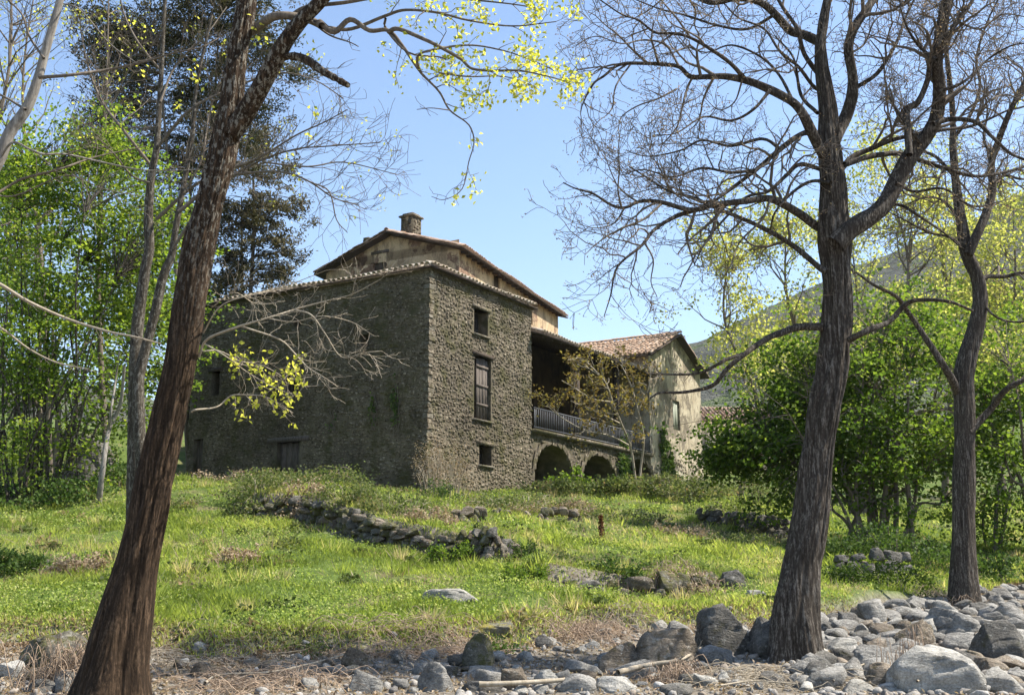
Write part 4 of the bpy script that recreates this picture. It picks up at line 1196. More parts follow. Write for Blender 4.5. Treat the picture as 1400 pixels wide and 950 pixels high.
# ================= the big walnut on the right
rg = np.random.default_rng(23)
YW = 17.0
wal = thing('walnut_tree', P(1090, 892, YW), 'tall bare walnut with dark ridged trunk rising from the boulders, wide crooked crown', 'tree')
rows = prow([(1086, 925, 66), (1087, 890, 64), (1088, 850, 62), (1096, 780, 56), (1103, 740, 53), (1109, 700, 51), (1115, 640, 49), (1121, 600, 48), (1127, 560, 50), (1134, 525, 50), (1140, 480, 46), (1143, 430, 44), (1143, 400, 43), (1142, 365, 44), (1140, 330, 48), (1139, 300, 44), (1138, 250, 39), (1134, 200, 35), (1132, 150, 28), (1125, 100, 23), (1122, 60, 19), (1128, 20, 15), (1138, -30, 12), (1150, -110, 9), (1150, -220, 5)], YW)
bark_trunk('trunk', rows, M['bark_walnut'], wal, 120, 460, 0.085, 0.9, 0.34, 0.12, 9)
WAL = [  # traced limbs: px, range in, range out, widths
    ([(1142, 335), (1165, 312), (1185, 300), (1207, 283), (1225, 250), (1243, 215), (1260, 195), (1278, 168), (1285, 125), (1281, 80), (1287, 40), (1294, 0), (1300, -60), (1290, -150)], 17, 16.2, 30, 8),
    ([(1243, 212), (1241, 180), (1240, 150), (1255, 140), (1268, 110), (1273, 80), (1290, 55), (1310, 30), (1330, 0), (1360, -60)], 16.6, 16.0, 11, 3),
    ([(1138, 200), (1150, 172), (1162, 145), (1166, 110), (1160, 70), (1165, 45), (1180, 20), (1197, -5), (1215, -60), (1220, -160)], 17, 17.6, 20, 7),
    ([(1128, 215), (1119, 200), (1100, 161), (1086, 142), (1053, 123), (1015, 109), (977, 104), (948, 107), (929, 92), (901, 88), (863, 87), (844, 90), (826, 104), (811, 115), (800, 135), (790, 160)], 17, 15.6, 17, 2),
    ([(1020, 110), (1000, 88), (977, 71), (944, 52), (920, 46), (896, 45), (873, 28), (850, 20), (820, 0)], 16.2, 15.2, 7, 1.8),
    ([(1125, 60), (1100, 48), (1080, 42), (1060, 20), (1040, 4), (1010, -2), (970, 4), (935, -12), (880, -25)], 17, 17.8, 15, 3),
    ([(1126, 110), (1100, 75), (1090, 40), (1070, 10), (1050, -30), (1040, -90)], 17, 17.4, 8, 3),
    ([(1132, 185), (1100, 182), (1067, 204), (1034, 232), (996, 261), (967, 282)], 17, 16.4, 9, 4),
    ([(1132, 318), (1114, 308), (1091, 291), (1053, 272), (1020, 275), (977, 280), (944, 287), (906, 277), (877, 275), (854, 284), (835, 280), (811, 265), (787, 258), (770, 250)], 16.9, 15.6, 13, 1.8),
    ([(967, 284), (929, 294), (896, 313), (877, 336), (844, 365), (835, 403), (826, 432)], 16.2, 15.4, 7, 1.4),
    ([(880, 330), (893, 355), (890, 385), (898, 405)], 15.8, 15.6, 3, 1.2),
    ([(1130, 372), (1119, 365), (1091, 341), (1062, 322), (1024, 303), (977, 284), (948, 270), (915, 262), (880, 240), (860, 228)], 16.9, 16.8, 9, 2),
    ([(948, 104), (940, 120), (932, 150), (925, 175), (905, 198)], 15.8, 15.6, 4, 1.5),
    ([(925, 122), (900, 135), (872, 145), (850, 160), (845, 180)], 15.8, 15.6, 3.5, 1.4),
    ([(1125, 447), (1093, 447), (1068, 455), (1048, 463), (1018, 484), (995, 503), (974, 527), (936, 536), (903, 537), (889, 544)], 16.8, 15.8, 12, 2.5),
    ([(1020, 483), (997, 490), (983, 497), (959, 509), (930, 512), (883, 510)], 16.2, 15.6, 6, 1.8),
    ([(1160, 465), (1176, 457), (1190, 450), (1215, 440), (1240, 415), (1265, 410), (1300, 413), (1330, 425)], 16.9, 16.2, 10, 3.5),
    ([(1150, 232), (1165, 215), (1187, 205), (1225, 190), (1287, 178), (1330, 172), (1380, 150)], 17, 17.6, 9, 3),
    ([(1155, 225), (1190, 214), (1230, 210), (1254, 218), (1296, 232), (1334, 241), (1372, 236), (1420, 222)], 17, 17.5, 9, 3),
    ([(1276, 170), (1300, 163), (1334, 167), (1358, 189), (1385, 212), (1425, 225)], 16.4, 16, 8, 3),
    ([(1132, 130), (1112, 118), (1092, 92), (1066, 70), (1045, 40), (1010, 25), (990, 5)], 17, 16.2, 6, 2),
    ([(1136, 250), (1110, 248), (1085, 262), (1060, 290), (1052, 320)], 17, 16.6, 6, 2),
    ([(1132, 235), (1095, 225), (1075, 240), (1050, 262), (1020, 270), (990, 300), (965, 330), (950, 360)], 17, 16.2, 7, 1.8),
    ([(1118, 155), (1095, 130), (1085, 80), (1060, 50)], 17, 17.6, 6, 2),
    ([(1170, 120), (1200, 100), (1225, 60), (1240, 20), (1260, -20)], 17.2, 18, 7, 2.5),
    ([(1225, 250), (1250, 262), (1290, 258), (1330, 282), (1370, 275)], 16.8, 16.6, 5, 1.6),
    ([(1207, 283), (1230, 280), (1254, 294), (1290, 318), (1310, 335)], 16.8, 17.5, 5, 2.5),
    ([(1086, 142), (1066, 104), (1040, 78), (1000, 62), (965, 72), (930, 60)], 16.6, 17.4, 5, 1.4),
    ([(1053, 123), (1030, 150), (1000, 165), (962, 160), (925, 182), (895, 185)], 16.4, 15.6, 5, 1.4),
    ([(1067, 204), (1042, 190), (1000, 200), (960, 192), (930, 206), (888, 214), (860, 208)], 16.8, 17.4, 5, 1.4),
    ([(1034, 232), (1000, 236), (960, 230), (920, 242), (880, 232), (850, 240)], 16.6, 15.8, 5, 1.4),
    ([(1060, 20), (1022, 40), (980, 35), (940, 22), (900, 12), (850, -8)], 17.4, 17.0, 5, 1.5),
    ([(1053, 272), (1042, 300), (1012, 330), (1000, 360), (985, 386)], 16.6, 16.0, 4, 1.2),
    ([(906, 277), (880, 300), (850, 312), (820, 330), (800, 348)], 16.0, 15.2, 4, 1.2),
    ([(854, 284), (840, 305), (815, 312), (788, 306)], 15.8, 15.4, 3, 1.0),
    ([(929, 92), (910, 62), (880, 55), (850, 60), (815, 50), (788, 62)], 15.9, 15.4, 4, 1.2),
    ([(863, 87), (842, 118), (836, 150), (816, 168), (806, 185)], 15.8, 15.4, 3, 1.0),
    ([(977, 104), (962, 135), (955, 165), (935, 185)], 16.1, 16.6, 4, 1.2),
    ([(1015, 109), (1004, 140), (982, 150), (960, 130)], 16.3, 16.8, 3, 1.0),
    ([(944, 52), (925, 25), (900, -5), (880, -40)], 15.8, 15.4, 4, 1.4),
    ([(1281, 82), (1255, 62), (1235, 25), (1228, -20)], 16.3, 15.8, 5, 1.6),
    ([(1285, 125), (1318, 112), (1350, 82), (1385, 62), (1420, 60)], 16.4, 16.0, 5, 1.6),
    ([(1258, 196), (1232, 160), (1212, 122), (1207, 80), (1190, 55)], 16.6, 17.2, 5, 1.6),
    ([(1310, 30), (1340, 40), (1370, 20), (1410, 25)], 16.1, 15.6, 4, 1.4),
    ([(1294, 0), (1260, -10), (1230, 10), (1200, -5)], 16.3, 16.9, 5, 1.6),
    ([(1160, 75), (1182, 60), (1195, 30), (1215, 15)], 17.5, 17.9, 4, 1.4),
    ([(1334, 166), (1350, 140), (1375, 130), (1405, 140)], 16.2, 15.8, 4, 1.4),
]
PRW = dict(seg=0.16, lv=3, wob=0.25, trop=0.015, rmin=0.0042, start=0.15, dens={1: 4.4, 2: 3.9, 3: 2.4}, ang=(30, 75), len={1: 0.30, 2: 0.75, 3: 1.7}, rad={1: 0.008, 2: 0.018, 3: 0.034}, up=0.12)
br, tips = Tubes(), []
for k, (px, Y0, Y1, w0, w1) in enumerate(WAL):
    pts, rr = traced(px, Y0, Y1, w0, w1)
    rr = rr * (1 + 0.10 * vnoise(pts * 5))
    if max(w0, w1) >= 5:
        if k in (0, 2, 3):
            s_ = np.c_[pts, rr][::4]
            bark_trunk('limb', s_, M['bark_walnut'], wal, 32, 150, 0.018, 1.2, 0, 0.08, 14)
        else:
            t1 = Tubes(); t1.add(pts, rr, 9); t1.build('limb', M['bark_walnut'], wal)
    else: br.add(pts, rr, 6)
    lv = 3 if w0 >= 5 and k not in (14, 15, 16) else 2
    if k in (14, 15, 16, 26, 25): side(br, rg, pts, rr, 1, PRW, tips, 0.35, int(6 + 4 * rg.random()))
    else: side(br, rg, pts, rr, lv, PRW, tips, 0.16 if w0 < 14 else 0.3)
br.build('twigs', M['bark_twig'], wal, 'stuff')
tp = np.array([t_[0] for t_ in tips])
C_ = around(tp[rg.random(len(tp)) < 0.75], rg, 3, 0.03)
leaves('buds', C_, rg.uniform(0.02, 0.045, len(C_)), rg, M['leaf_bud'], wal, 0.1, 0.28)
# little shoots on the trunk
ep, te = Tubes(), []
PRE = dict(seg=0.06, lv=1, wob=0.3, trop=0.02, rmin=0.003, start=0.2, dens={1: 7}, ang=(30, 70), len={1: 0.22}, rad={1: 0.004}, up=0.0)
for _ in range(26):
    y_ = rg.uniform(380, 560); x_ = np.interp(y_, [380, 480, 560], [1142, 1140, 1127]) + rg.choice([-1, 1]) * 20
    p0 = P(x_, y_, YW - 0.2)
    grow(ep, rg, p0, [np.sign(x_ - 1135), -0.6, 0.2], rg.uniform(0.2, 0.55), 0.005, 1, PRE, te)
ep.build('shoot', M['bark_twig'], wal, 'stuff')

# ================= the second bare tree, further right
rg = np.random.default_rng(31)
Y2 = 26.0
sec = thing('bare_tree', P(1317, 830, Y2), 'slimmer bare tree with forked upper stem standing at the grass edge beside the hazel', 'tree')
rows = prow([(1316, 860, 46), (1317, 825, 42), (1317, 780, 36), (1317, 700, 32), (1318, 640, 30), (1319, 600, 29), (1319, 560, 31), (1317, 520, 29), (1323, 485, 27), (1335, 445, 24), (1340, 405, 22), (1336, 380, 20), (1322, 345, 20), (1314, 300, 16), (1308, 260, 13), (1303, 200, 11), (1302, 150, 9), (1297, 100, 8), (1293, 50, 6.5), (1300, 0, 6), (1310, -60, 4)], Y2)
bark_trunk('trunk', rows, M['bark_walnut'], sec, 60, 300, 0.05, 0.9, 0.28, 0.10, 9)
SEC = [
    ([(1324, 348), (1335, 322), (1347, 295), (1357, 260), (1355, 225), (1366, 190), (1382, 150), (1402, 110), (1420, 60)], 26, 25, 14, 5),
    ([(1310, 540), (1302, 520), (1290, 500), (1272, 472), (1252, 442), (1240, 425), (1225, 405), (1195, 390), (1170, 372)], 26, 24.6, 12, 3),
    ([(1325, 592), (1336, 579), (1357, 556), (1375, 533), (1400, 519), (1440, 500)], 26, 25, 11, 5),
    ([(1338, 382), (1352, 378), (1375, 378), (1402, 373), (1450, 380)], 26, 26.8, 7, 3),
    ([(1304, 240), (1280, 215), (1262, 205), (1240, 175), (1230, 140)], 26, 27, 6, 2),
    ([(1303, 190), (1325, 160), (1340, 120), (1335, 80), (1350, 30), (1370, -10)], 26, 27, 6, 2),
    ([(1300, 140), (1275, 110), (1262, 70), (1240, 40)], 26, 25.6, 5, 1.6),
    ([(1312, 300), (1290, 275), (1265, 270), (1235, 282)], 26, 25.5, 5, 1.6),
    ([(1356, 250), (1375, 240), (1400, 245), (1430, 230)], 25.5, 25, 5, 2),
    ([(1358, 215), (1345, 190), (1350, 150), (1340, 110)], 25.4, 26, 4.5, 1.6),
    ([(1322, 345), (1300, 325), (1270, 318), (1235, 300), (1215, 290)], 26, 25, 5, 1.6),
    ([(1340, 410), (1360, 432), (1385, 440), (1420, 438)], 26, 25.4, 4, 2),
    ([(1318, 540), (1330, 520), (1295, 500)], 26, 25.7, 3, 1),
]
PRS = dict(seg=0.2, lv=3, wob=0.24, trop=0.02, rmin=0.0060, start=0.15, dens={1: 4.6, 2: 3.8, 3: 2.3}, ang=(30, 75), len={1: 0.5, 2: 1.0, 3: 2.0}, rad={1: 0.009, 2: 0.018, 3: 0.03}, up=0.12)
br, tips = Tubes(), []
for k, (px, Y0, Y1, w0, w1) in enumerate(SEC):
    pts, rr = traced(px, Y0, Y1, w0, w1)
    t1 = Tubes(); t1.add(pts, rr, 9); t1.build('limb', M['bark_walnut'], sec)
    side(br, rg, pts, rr, 3 if k in (0, 3, 4, 5, 6, 7, 8, 9, 10) else 1, PRS, tips, 0.2)
br.build('twigs', M['bark_twig'], sec, 'stuff')
tp = np.array([t_[0] for t_ in tips]); C_ = around(tp[rg.random(len(tp)) < 0.4], rg, 3, 0.04)
leaves('buds', C_, rg.uniform(0.03, 0.06, len(C_)), rg, M['leaf_bud'], sec, 0.1, 0.28)

# ================= twin-stemmed slim tree behind the leaning trunk
rg = np.random.default_rng(41)
YT = 24.0
twin = thing('twin_stemmed_tree', P(190, 700, YT), 'slim twin-stemmed tree with mottled grey bark directly behind the big leaning trunk', 'tree')
rows = prow([(194, 850, 48), (193, 790, 44), (192, 740, 40), (191, 690, 36), (189, 640, 30), (186, 600, 24), (186, 530, 21), (187, 454, 18), (197, 378, 16), (204, 340, 15), (203, 295, 14), (207, 240, 12), (214, 203, 10), (217, 158, 8.5), (221, 92, 7), (225, 10, 6), (232, -70, 4)], YT)
bark_trunk('trunk', rows, M['bark_mossy'], twin, 36, 240, 0.018, 1.0, 0.0, 0.10, 12)
rows = prow([(196, 650, 20), (193, 620, 18), (190, 582, 17), (189, 522, 16), (197, 484, 15), (212, 427, 14), (223, 378, 13), (235, 348, 12), (240, 313, 10), (250, 258, 8.5), (262, 190, 7), (270, 110, 5), (290, 20, 4)], YT - 0.4)
bark_trunk('trunk', rows, M['bark_mossy'], twin, 30, 200, 0.015, 1.0, 0.0, 0.10, 12)
TW = [
    ([(214, 300), (260, 258), (300, 236), (350, 218), (405, 185), (442, 168), (475, 150)], 24, 22.5, 6, 1.6),
    ([(244, 290), (300, 246), (350, 236), (390, 236), (424, 249), (457, 271), (490, 280)], 23.6, 22, 6, 1.4),
    ([(236, 340), (290, 262), (345, 225), (400, 205), (450, 200), (520, 195)], 23.6, 22.6, 5, 1.4),
    ([(217, 200), (260, 150), (320, 120), (380, 100), (430, 110), (470, 135)], 24, 23, 5, 1.4),
    ([(209, 230), (170, 180), (140, 140), (120, 90), (110, 40)], 24, 25, 5, 1.8),
    ([(219, 140), (240, 90), (280, 50), (310, 10)], 24, 24, 4, 1.5),
    ([(222, 100), (190, 60), (170, 20), (160, -20)], 24, 24.6, 4, 1.5),
    ([(424, 249), (450, 262), (460, 300), (475, 318)], 22.2, 22, 2.6, 1.2),
    ([(360, 222), (420, 228), (470, 222), (540, 238)], 22.6, 22.4, 3, 1.2),
    ([(205, 250), (180, 240), (150, 205), (120, 195)], 24, 23, 3.5, 1.4),
    ([(246, 270), (275, 220), (285, 160), (300, 110)], 23.5, 23.8, 4, 1.6),
]
PRT = dict(seg=0.2, lv=2, wob=0.2, trop=0.03, rmin=0.0048, start=0.1, dens={1: 4.2, 2: 4.2}, ang=(20, 60), len={1: 0.6, 2: 1.3}, rad={1: 0.007, 2: 0.011}, up=0.12)
br, tips = Tubes(), []
for k, (px, Y0, Y1, w0, w1) in enumerate(TW):
    pts, rr = traced(px, Y0, Y1, w0, w1)
    t1 = Tubes(); t1.add(pts, rr, 6); t1.build('limb', M['bark_twig'], twin)
    side(br, rg, pts, rr, 2, PRT, tips, 0.12)
br.build('twigs', M['bark_twig'], twin, 'stuff')
tp = np.array([t_[0] for t_ in tips]); C_ = around(tp[rg.random(len(tp)) < 0.05], rg, 5, 0.06)
leaves('buds', C_, rg.uniform(0.05, 0.09, len(C_)), rg, M['leaf_spring'], twin, 0.1, 0.3)

# ================= pale tree whose stem leans in at the top left
rg = np.random.default_rng(43)
pal = thing('pale_leaning_tree', P(-130, 930, 14.5), 'pale grey smooth stem leaning into the top left corner with long thin whitish branches', 'tree')
YP = 14.5
rows = prow([(-140, 960, 34), (-125, 860, 30), (-110, 700, 26), (-85, 520, 24), (-55, 370, 22), (-22, 260, 20), (0, 215, 18), (14, 180, 17), (37, 147, 16), (52, 107, 14), (61, 74, 13), (73, 32, 12), (82, 0, 11), (95, -60, 9), (115, -160, 6)], YP)
bark_trunk('trunk', rows, M['bark_pale'], pal, 36, 220, 0.008, 0.6, 0.1, 0.06, 8)
PL = [
    ([(54, 106), (95, 103), (150, 95), (200, 84), (240, 72), (275, 65), (300, 52)], 14.5, 14.2, 6, 1.5, 'bark_twig'),
    ([(-10, 236), (15, 196), (40, 204), (60, 211), (90, 211), (140, 222), (200, 233), (275, 232)], 14.5, 14.3, 4, 1.3, 'bark_pale'),
    ([(-60, 385), (-30, 380), (0, 389), (38, 412), (95, 437), (151, 454), (182, 460), (220, 470)], 14.5, 14.2, 6, 2, 'bark_straw'),
    ([(-80, 480), (-30, 445), (0, 448), (38, 476), (76, 495), (121, 505)], 14.5, 14.4, 4, 1.6, 'bark_straw'),
    ([(-25, 270), (0, 262), (30, 245), (80, 232), (130, 215), (200, 200)], 14.5, 15.4, 5, 1.6, 'bark_twig'),
    ([(-20, 262), (20, 268), (90, 240), (140, 258), (200, 270)], 14.5, 14.0, 2.5, 1, 'bark_twig'),
    ([(60, 80), (40, 50), (30, 20), (0, -10)], 14.5, 14.8, 4, 2, 'bark_twig'),
    ([(84, 5), (110, 14), (150, 60), (185, 85)], 14.5, 14.8, 2.6, 1, 'bark_pale'),
    ([(35, 150), (0, 130), (-40, 120)], 14.5, 14.8, 4, 2, 'bark_twig'),
]
PRP = dict(seg=0.12, lv=2, wob=0.2, trop=0.03, rmin=0.0034, start=0.2, dens={1: 4.0, 2: 2.6}, ang=(20, 60), len={1: 0.4, 2: 0.9}, rad={1: 0.005, 2: 0.008}, up=0.1)
br, tips = Tubes(), []
for k, (px, Y0, Y1, w0, w1, bm_) in enumerate(PL):
    pts, rr = traced(px, Y0, Y1, w0, w1)
    t1 = Tubes(); t1.add(pts, rr, 6); t1.build('limb', M[bm_], pal)
    side(br, rg, pts, rr, 2 if k not in (2, 3) else 1, PRP, tips, 0.2)
br.build('twigs', M['bark_twig'], pal, 'stuff')

# ================= leafy many-stemmed hazels
def hazel(name, label, base_px, Yb, stems, crown, seed, nleaf, mat, size, stem_w=7, cat='tree', clump=0.42, twig_len=0.8, base_spread=0.5, bark='bark_twig', hole=-0.02, asp=0.46, per=16):
    """stems: top pixels; crown: list of (px, py, r_px, weight, dY) blobs of foliage, filled unevenly with sprays"""
    rg = np.random.default_rng(seed)
    b = hit(*base_px) if Yb is None else P(*base_px, Yb)
    b[2] = hz(b[0], b[1])
    Yb = b[1]
    h = thing(name, b, label, cat)
    tops = []
    for (px, py) in stems:
        off = rg.normal(0, base_spread, 3) * [1, 0.7, 0]
        p0 = b + off - UP * 0.15
        p3 = P(px, py, Yb + rg.normal(0, 1.2))
        mid1 = p0 + (p3 - p0) * 0.35 + UP * rg.uniform(0.2, 0.7) + off * 0.2
        mid2 = p0 + (p3 - p0) * 0.7 + UP * rg.uniform(0.1, 0.4) + rg.normal(0, 0.12, 3)
        sp = spline(np.array([p0, mid1, mid2, p3]), 8)
        rr = np.linspace(1, 0.22, len(sp)) * stem_w * rg.uniform(0.6, 1.2) / 2 / F * Yb
        t1 = Tubes(); t1.add(sp, rr, 8); t1.build('stem', M[bark], h)
        tops += list(sp[10:])
    tops = np.array(tops)
    W = np.array([c[3] for c in crown], float); W /= W.sum()
    C_, D_, R_n = [], [], []
    tw = Tubes()
    ncl = nleaf // per
    which = rg.choice(len(crown), ncl, p=W)
    for c in which:
        px, py, rp_, _, dY = crown[c]
        ctr = P(px, py, Yb + dY)
        R3 = rp_ / F * (Yb + dY)
        d = rand_unit(rg)
        q = ctr + rg.normal(0, 1, 3) * R3 * [0.62, 0.6, 0.55]
        # holes: clumps keep to the denser cells of a noise field
        if vnoise(np.array([q * [0.75, 0.75, 1.3] + seed]))[0] + 0.5 * vnoise(np.array([q * 2.1 + seed]))[0] < hole and rg.random() < 0.92: continue
        if q[2] < hz(q[0], q[1]) + 0.25: continue
        i = int(np.argmin(((tops - q) ** 2).sum(1) + 0.6 * np.maximum(tops[:, 2] - q[2], 0) ** 2 + rg.random(len(tops)) * 0.5))
        a = tops[i]
        dd = unit(q - a + UP * 0.2)
        if np.linalg.norm(q - a) < 3.5 and rg.random() < 0.5:
            m_ = (a + q) / 2 + UP * 0.12 * np.linalg.norm(q - a) + rg.normal(0, 0.06, 3)
            tw.add(spline(np.array([a, m_, q]), 3), np.linspace(0.014, 0.006, 7) * Yb / 30, 3)
        # a flat spray of leaves: along a short twig with spread
        along = rg.random(per)[:, None]
        axis = unit(dd + rg.normal(0, 0.5, 3)) * clump * 1.6
        C_.append(q + (along - 0.3) * axis + rg.normal(0, clump * 0.42, (per, 3)) * [1, 1, 0.55])
        R_n.append(np.clip(rg.normal(rg.random(), 0.18, per), 0, 1))
    tw.build('twigs', M[bark], h, 'stuff')
    C_ = np.concatenate(C_)
    leaves('foliage', C_, rg.uniform(0.7, 1.3, len(C_)) * size, rg, mat, h, 0.75, asp, rnd=np.concatenate(R_n))
    return h
hazel('hazel_tree', 'leafy bright green hazel on the left edge, many thin dark stems fanning from one stool', (52, 668), 33.0,
      [(0, 470), (14, 440), (26, 480), (38, 500), (52, 470), (66, 490), (80, 460), (92, 480), (104, 500), (118, 470), (132, 490), (-12, 430), (150, 500), (0, 420), (10, 350), (22, 330), (35, 380), (48, 300), (60, 360), (72, 400), (85, 330), (100, 420), (112, 360), (128, 440), (145, 430), (-25, 380), (-50, 450), (160, 380), (30, 250), (75, 240), (115, 290), (175, 470), (190, 520)],
      [(30, 260, 75, 1.4, 0), (100, 230, 65, 1.3, 0.5), (160, 270, 60, 1.1, 0), (60, 360, 90, 1.6, -0.5), (150, 370, 80, 1.3, 0.6), (10, 440, 70, 1.0, 0), (120, 450, 75, 1.0, 0), (185, 440, 55, 0.6, 1), (-40, 350, 90, 1.0, 0), (90, 530, 70, 0.45, 0.5), (210, 350, 45, 0.6, 1.5), (140, 200, 45, 0.6, 0), (225, 290, 40, 0.4, 1.5), (170, 540, 45, 0.35, 0.5), (30, 520, 50, 0.4, 0), (60, 590, 50, 0.25, -0.6), (120, 600, 40, 0.2, -0.4), (20, 620, 40, 0.2, -0.6)],
      101, 46000, M['leaf_bright'], 0.115, 4.6, bark='bark_mossy', base_spread=0.6)
hazel('hazel_tree', 'broad dark green hazel clump behind the walnut trunk, stems splaying from a shaded bank', (1200, 752), 35.0,
      [(1180, 560), (1195, 520), (1210, 540), (1225, 520), (1165, 600), (1150, 640), (1245, 590), (1265, 640), (1285, 690), (1140, 680), (1205, 470), (1240, 500), (1180, 480), (1120, 560), (1275, 560), (1220, 580), (1075, 560), (1050, 600)],
      [(1200, 520, 85, 1.5, 0), (1130, 560, 75, 1.2, 0), (1070, 570, 68, 1.3, 0.6), (1022, 622, 38, 0.8, 0.5), (1270, 540, 80, 1.2, 0.8), (1250, 620, 70, 0.9, -0.5), (1170, 630, 70, 0.8, -0.8), (1080, 630, 65, 0.9, 0.4), (1300, 620, 60, 0.7, 1), (1150, 490, 60, 0.8, 0), (1230, 450, 60, 0.7, 0.5), (985, 635, 20, 0.25, 0.3), (1095, 510, 50, 0.6, 1.0)],
      102, 62000, M['leaf_hazel'], 0.13, 8)
hazel('hazel_tree', 'leafy green hazel at the right edge beyond the slimmer bare tree', (1385, 765), 36.0,
      [(1370, 600), (1390, 560), (1410, 620), (1440, 560), (1350, 560), (1380, 500), (1420, 480), (1355, 660)],
      [(1380, 520, 70, 1.2, 0), (1400, 610, 75, 1.3, 0), (1350, 590, 50, 0.7, 0.5), (1390, 700, 60, 0.8, -0.5), (1345, 680, 45, 0.5, 0.3), (1440, 560, 80, 1.0, 0), (1360, 450, 55, 0.6, 1), (1360, 740, 40, 0.4, -0.6)],
      103, 26000, M['leaf_hazel'], 0.13, 7)
hazel('dense_tree', 'dense dark green tree filling the far left behind the hazel stool', (70, 640), 44.0,
      [(20, 420), (80, 380), (140, 400), (200, 440), (-30, 420), (110, 330), (50, 330)],
      [(20, 520, 80, 1.2, 0), (110, 500, 85, 1.3, 0), (190, 500, 60, 0.9, 0), (-40, 430, 90, 1.0, 0), (60, 420, 90, 1.0, 0), (160, 420, 80, 1.0, 0), (230, 430, 40, 0.5, 0), (30, 590, 60, 0.6, 0), (120, 570, 50, 0.4, 0), (220, 500, 40, 0.5, 0)],
      105, 24000, M['leaf_hazel'], 0.16, 9)
hazel('field_maple', 'bright yellow-green leafy tree rising behind the dark hazel clump', (1160, 705), 48.0,
      [(1120, 520), (1160, 470), (1200, 480), (1240, 460), (1290, 480), (1080, 540), (1330, 500)],
      [(1120, 500, 70, 1.1, 0), (1200, 490, 70, 1.1, 0), (1280, 490, 70, 1.1, 1), (1085, 505, 45, 0.8, 0), (1330, 480, 60, 0.9, 1), (1050, 545, 25, 0.2, 0), (1240, 510, 80, 1.0, 0), (1385, 480, 60, 0.7, 1)],
      104, 9000, M['leaf_pale'], 0.15, 9, bark='bark_twig')
# ================= thin pale-leaved spring trees on the slope behind
def airy(label, base_px, Y, top, rx, seed, nleaf, mat, size, lean_=0.0, name='spring_tree', bark='bark_twig', group=None, bare=False):
    rg = np.random.default_rng(seed)
    b = P(base_px[0], base_px[1], Y); b[2] = hz(b[0], b[1]) - 0.2
    tpt = P(top[0], top[1], Y)
    h = thing(name, b, label, 'tree', group)
    Hh = np.linalg.norm(tpt - b)
    sp = spline(np.array([b, b + (tpt - b) * 0.35 + rg.normal(0, 0.04 * Hh, 3) * [1, 1, 0], b + (tpt - b) * 0.7 + rg.normal(0, 0.03 * Hh, 3) * [1, 1, 0], tpt]), 8)
    rr = np.linspace(1, 0.12, len(sp)) * Hh * (0.012 if nleaf > 600 else 0.006)
    t1 = Tubes(); t1.add(sp, rr, 8); t1.build('trunk', M[bark], h)
    rx3 = rx / F * Y
    prm = dict(seg=Hh * 0.03, lv=2, wob=0.2, trop=0.05, rmin=0.005 * Y / 30, start=0.2, dens={1: 14.0 / Hh, 2: 13.0 / Hh, 3: 22.0 / Hh}, ang=(25, 65), len={1: rx3 * 0.28, 2: rx3 * 0.55, 3: rx3 * 1.05}, rad={1: Hh * 0.0010, 2: Hh * 0.0018, 3: Hh * 0.004}, up=0.25)
    tb, tips = Tubes(), []
    side(tb, rg, sp, rr, 3, prm, tips, 0.25, 26 if nleaf > 600 else 48)
    tb.build('branches', M[bark], h, 'stuff')
    if nleaf:
        tp = np.array([t_[0] for t_ in tips])
        tp = tp[vnoise(tp * 0.6 + seed) > -0.35]
        per = max(2, nleaf // max(len(tp), 1))
        C_ = around(tp, rg, per, rx3 * 0.075)
        leaves('foliage', C_, rg.uniform(0.6, 1.3, len(C_)) * size, rg, mat, h, 0.2, 0.42)
    return h
airy('thin young tree in pale yellow leaf between the cream gable and the walnut', (1010, 700), 58, (1000, 330), 90, 201, 5000, M['leaf_pale'], 0.17)
airy('pale yellow-leaved tree against the hillside just left of the walnut stem', (1085, 700), 62, (1075, 300), 90, 202, 5000, M['leaf_pale'], 0.18)
airy('tall airy tree in yellow leaf showing between the two bare trees', (1215, 690), 55, (1215, 250), 110, 203, 4200, M['leaf_pale'], 0.17)
airy('thin yellow-leaved tree behind the fork of the slimmer bare tree', (1290, 690), 64, (1275, 260), 100, 204, 4600, M['leaf_pale'], 0.19)
airy('yellow-green spring tree at the far right below the hill', (1375, 690), 60, (1385, 285), 110, 205, 6000, M['leaf_pale'], 0.18)
airy('sparse yellow spring tree climbing the right border of the wood', (1440, 690), 52, (1440, 240), 100, 206, 5000, M['leaf_pale'], 0.16)
airy('rounded yellow-green tree low on the hillside behind the slimmer bare tree', (1330, 690), 70, (1335, 330), 90, 212, 5000, M['leaf_pale'], 0.2)
airy('pale green tree on the hillside between walnut and bare tree', (1180, 690), 74, (1165, 330), 90, 213, 4200, M['leaf_pale'], 0.2)
airy('thin bare tree with pale twigs at the top left beside the conifer', (70, 640), 42, (55, -60), 110, 207, 500, M['leaf_spring'], 0.12, name='bare_sapling')
airy('thin bare tree crossing the top left corner of the wood', (-20, 640), 38, (10, -120), 120, 208, 350, M['leaf_spring'], 0.12, name='bare_sapling')
airy('bare thin tree rising in front of the dark conifer', (150, 650), 36, (150, -80), 110, 209, 350, M['leaf_spring'], 0.12, name='bare_sapling')
airy('pale-leaved tree low behind the hazel on the left', (180, 600), 60, (205, 330), 110, 210, 6000, M['leaf_hazel'], 0.2)
airy('green tree in fresh leaf filling the far left behind the hazel stems', (20, 600), 58, (10, 300), 130, 211, 9000, M['leaf_hazel'], 0.2)

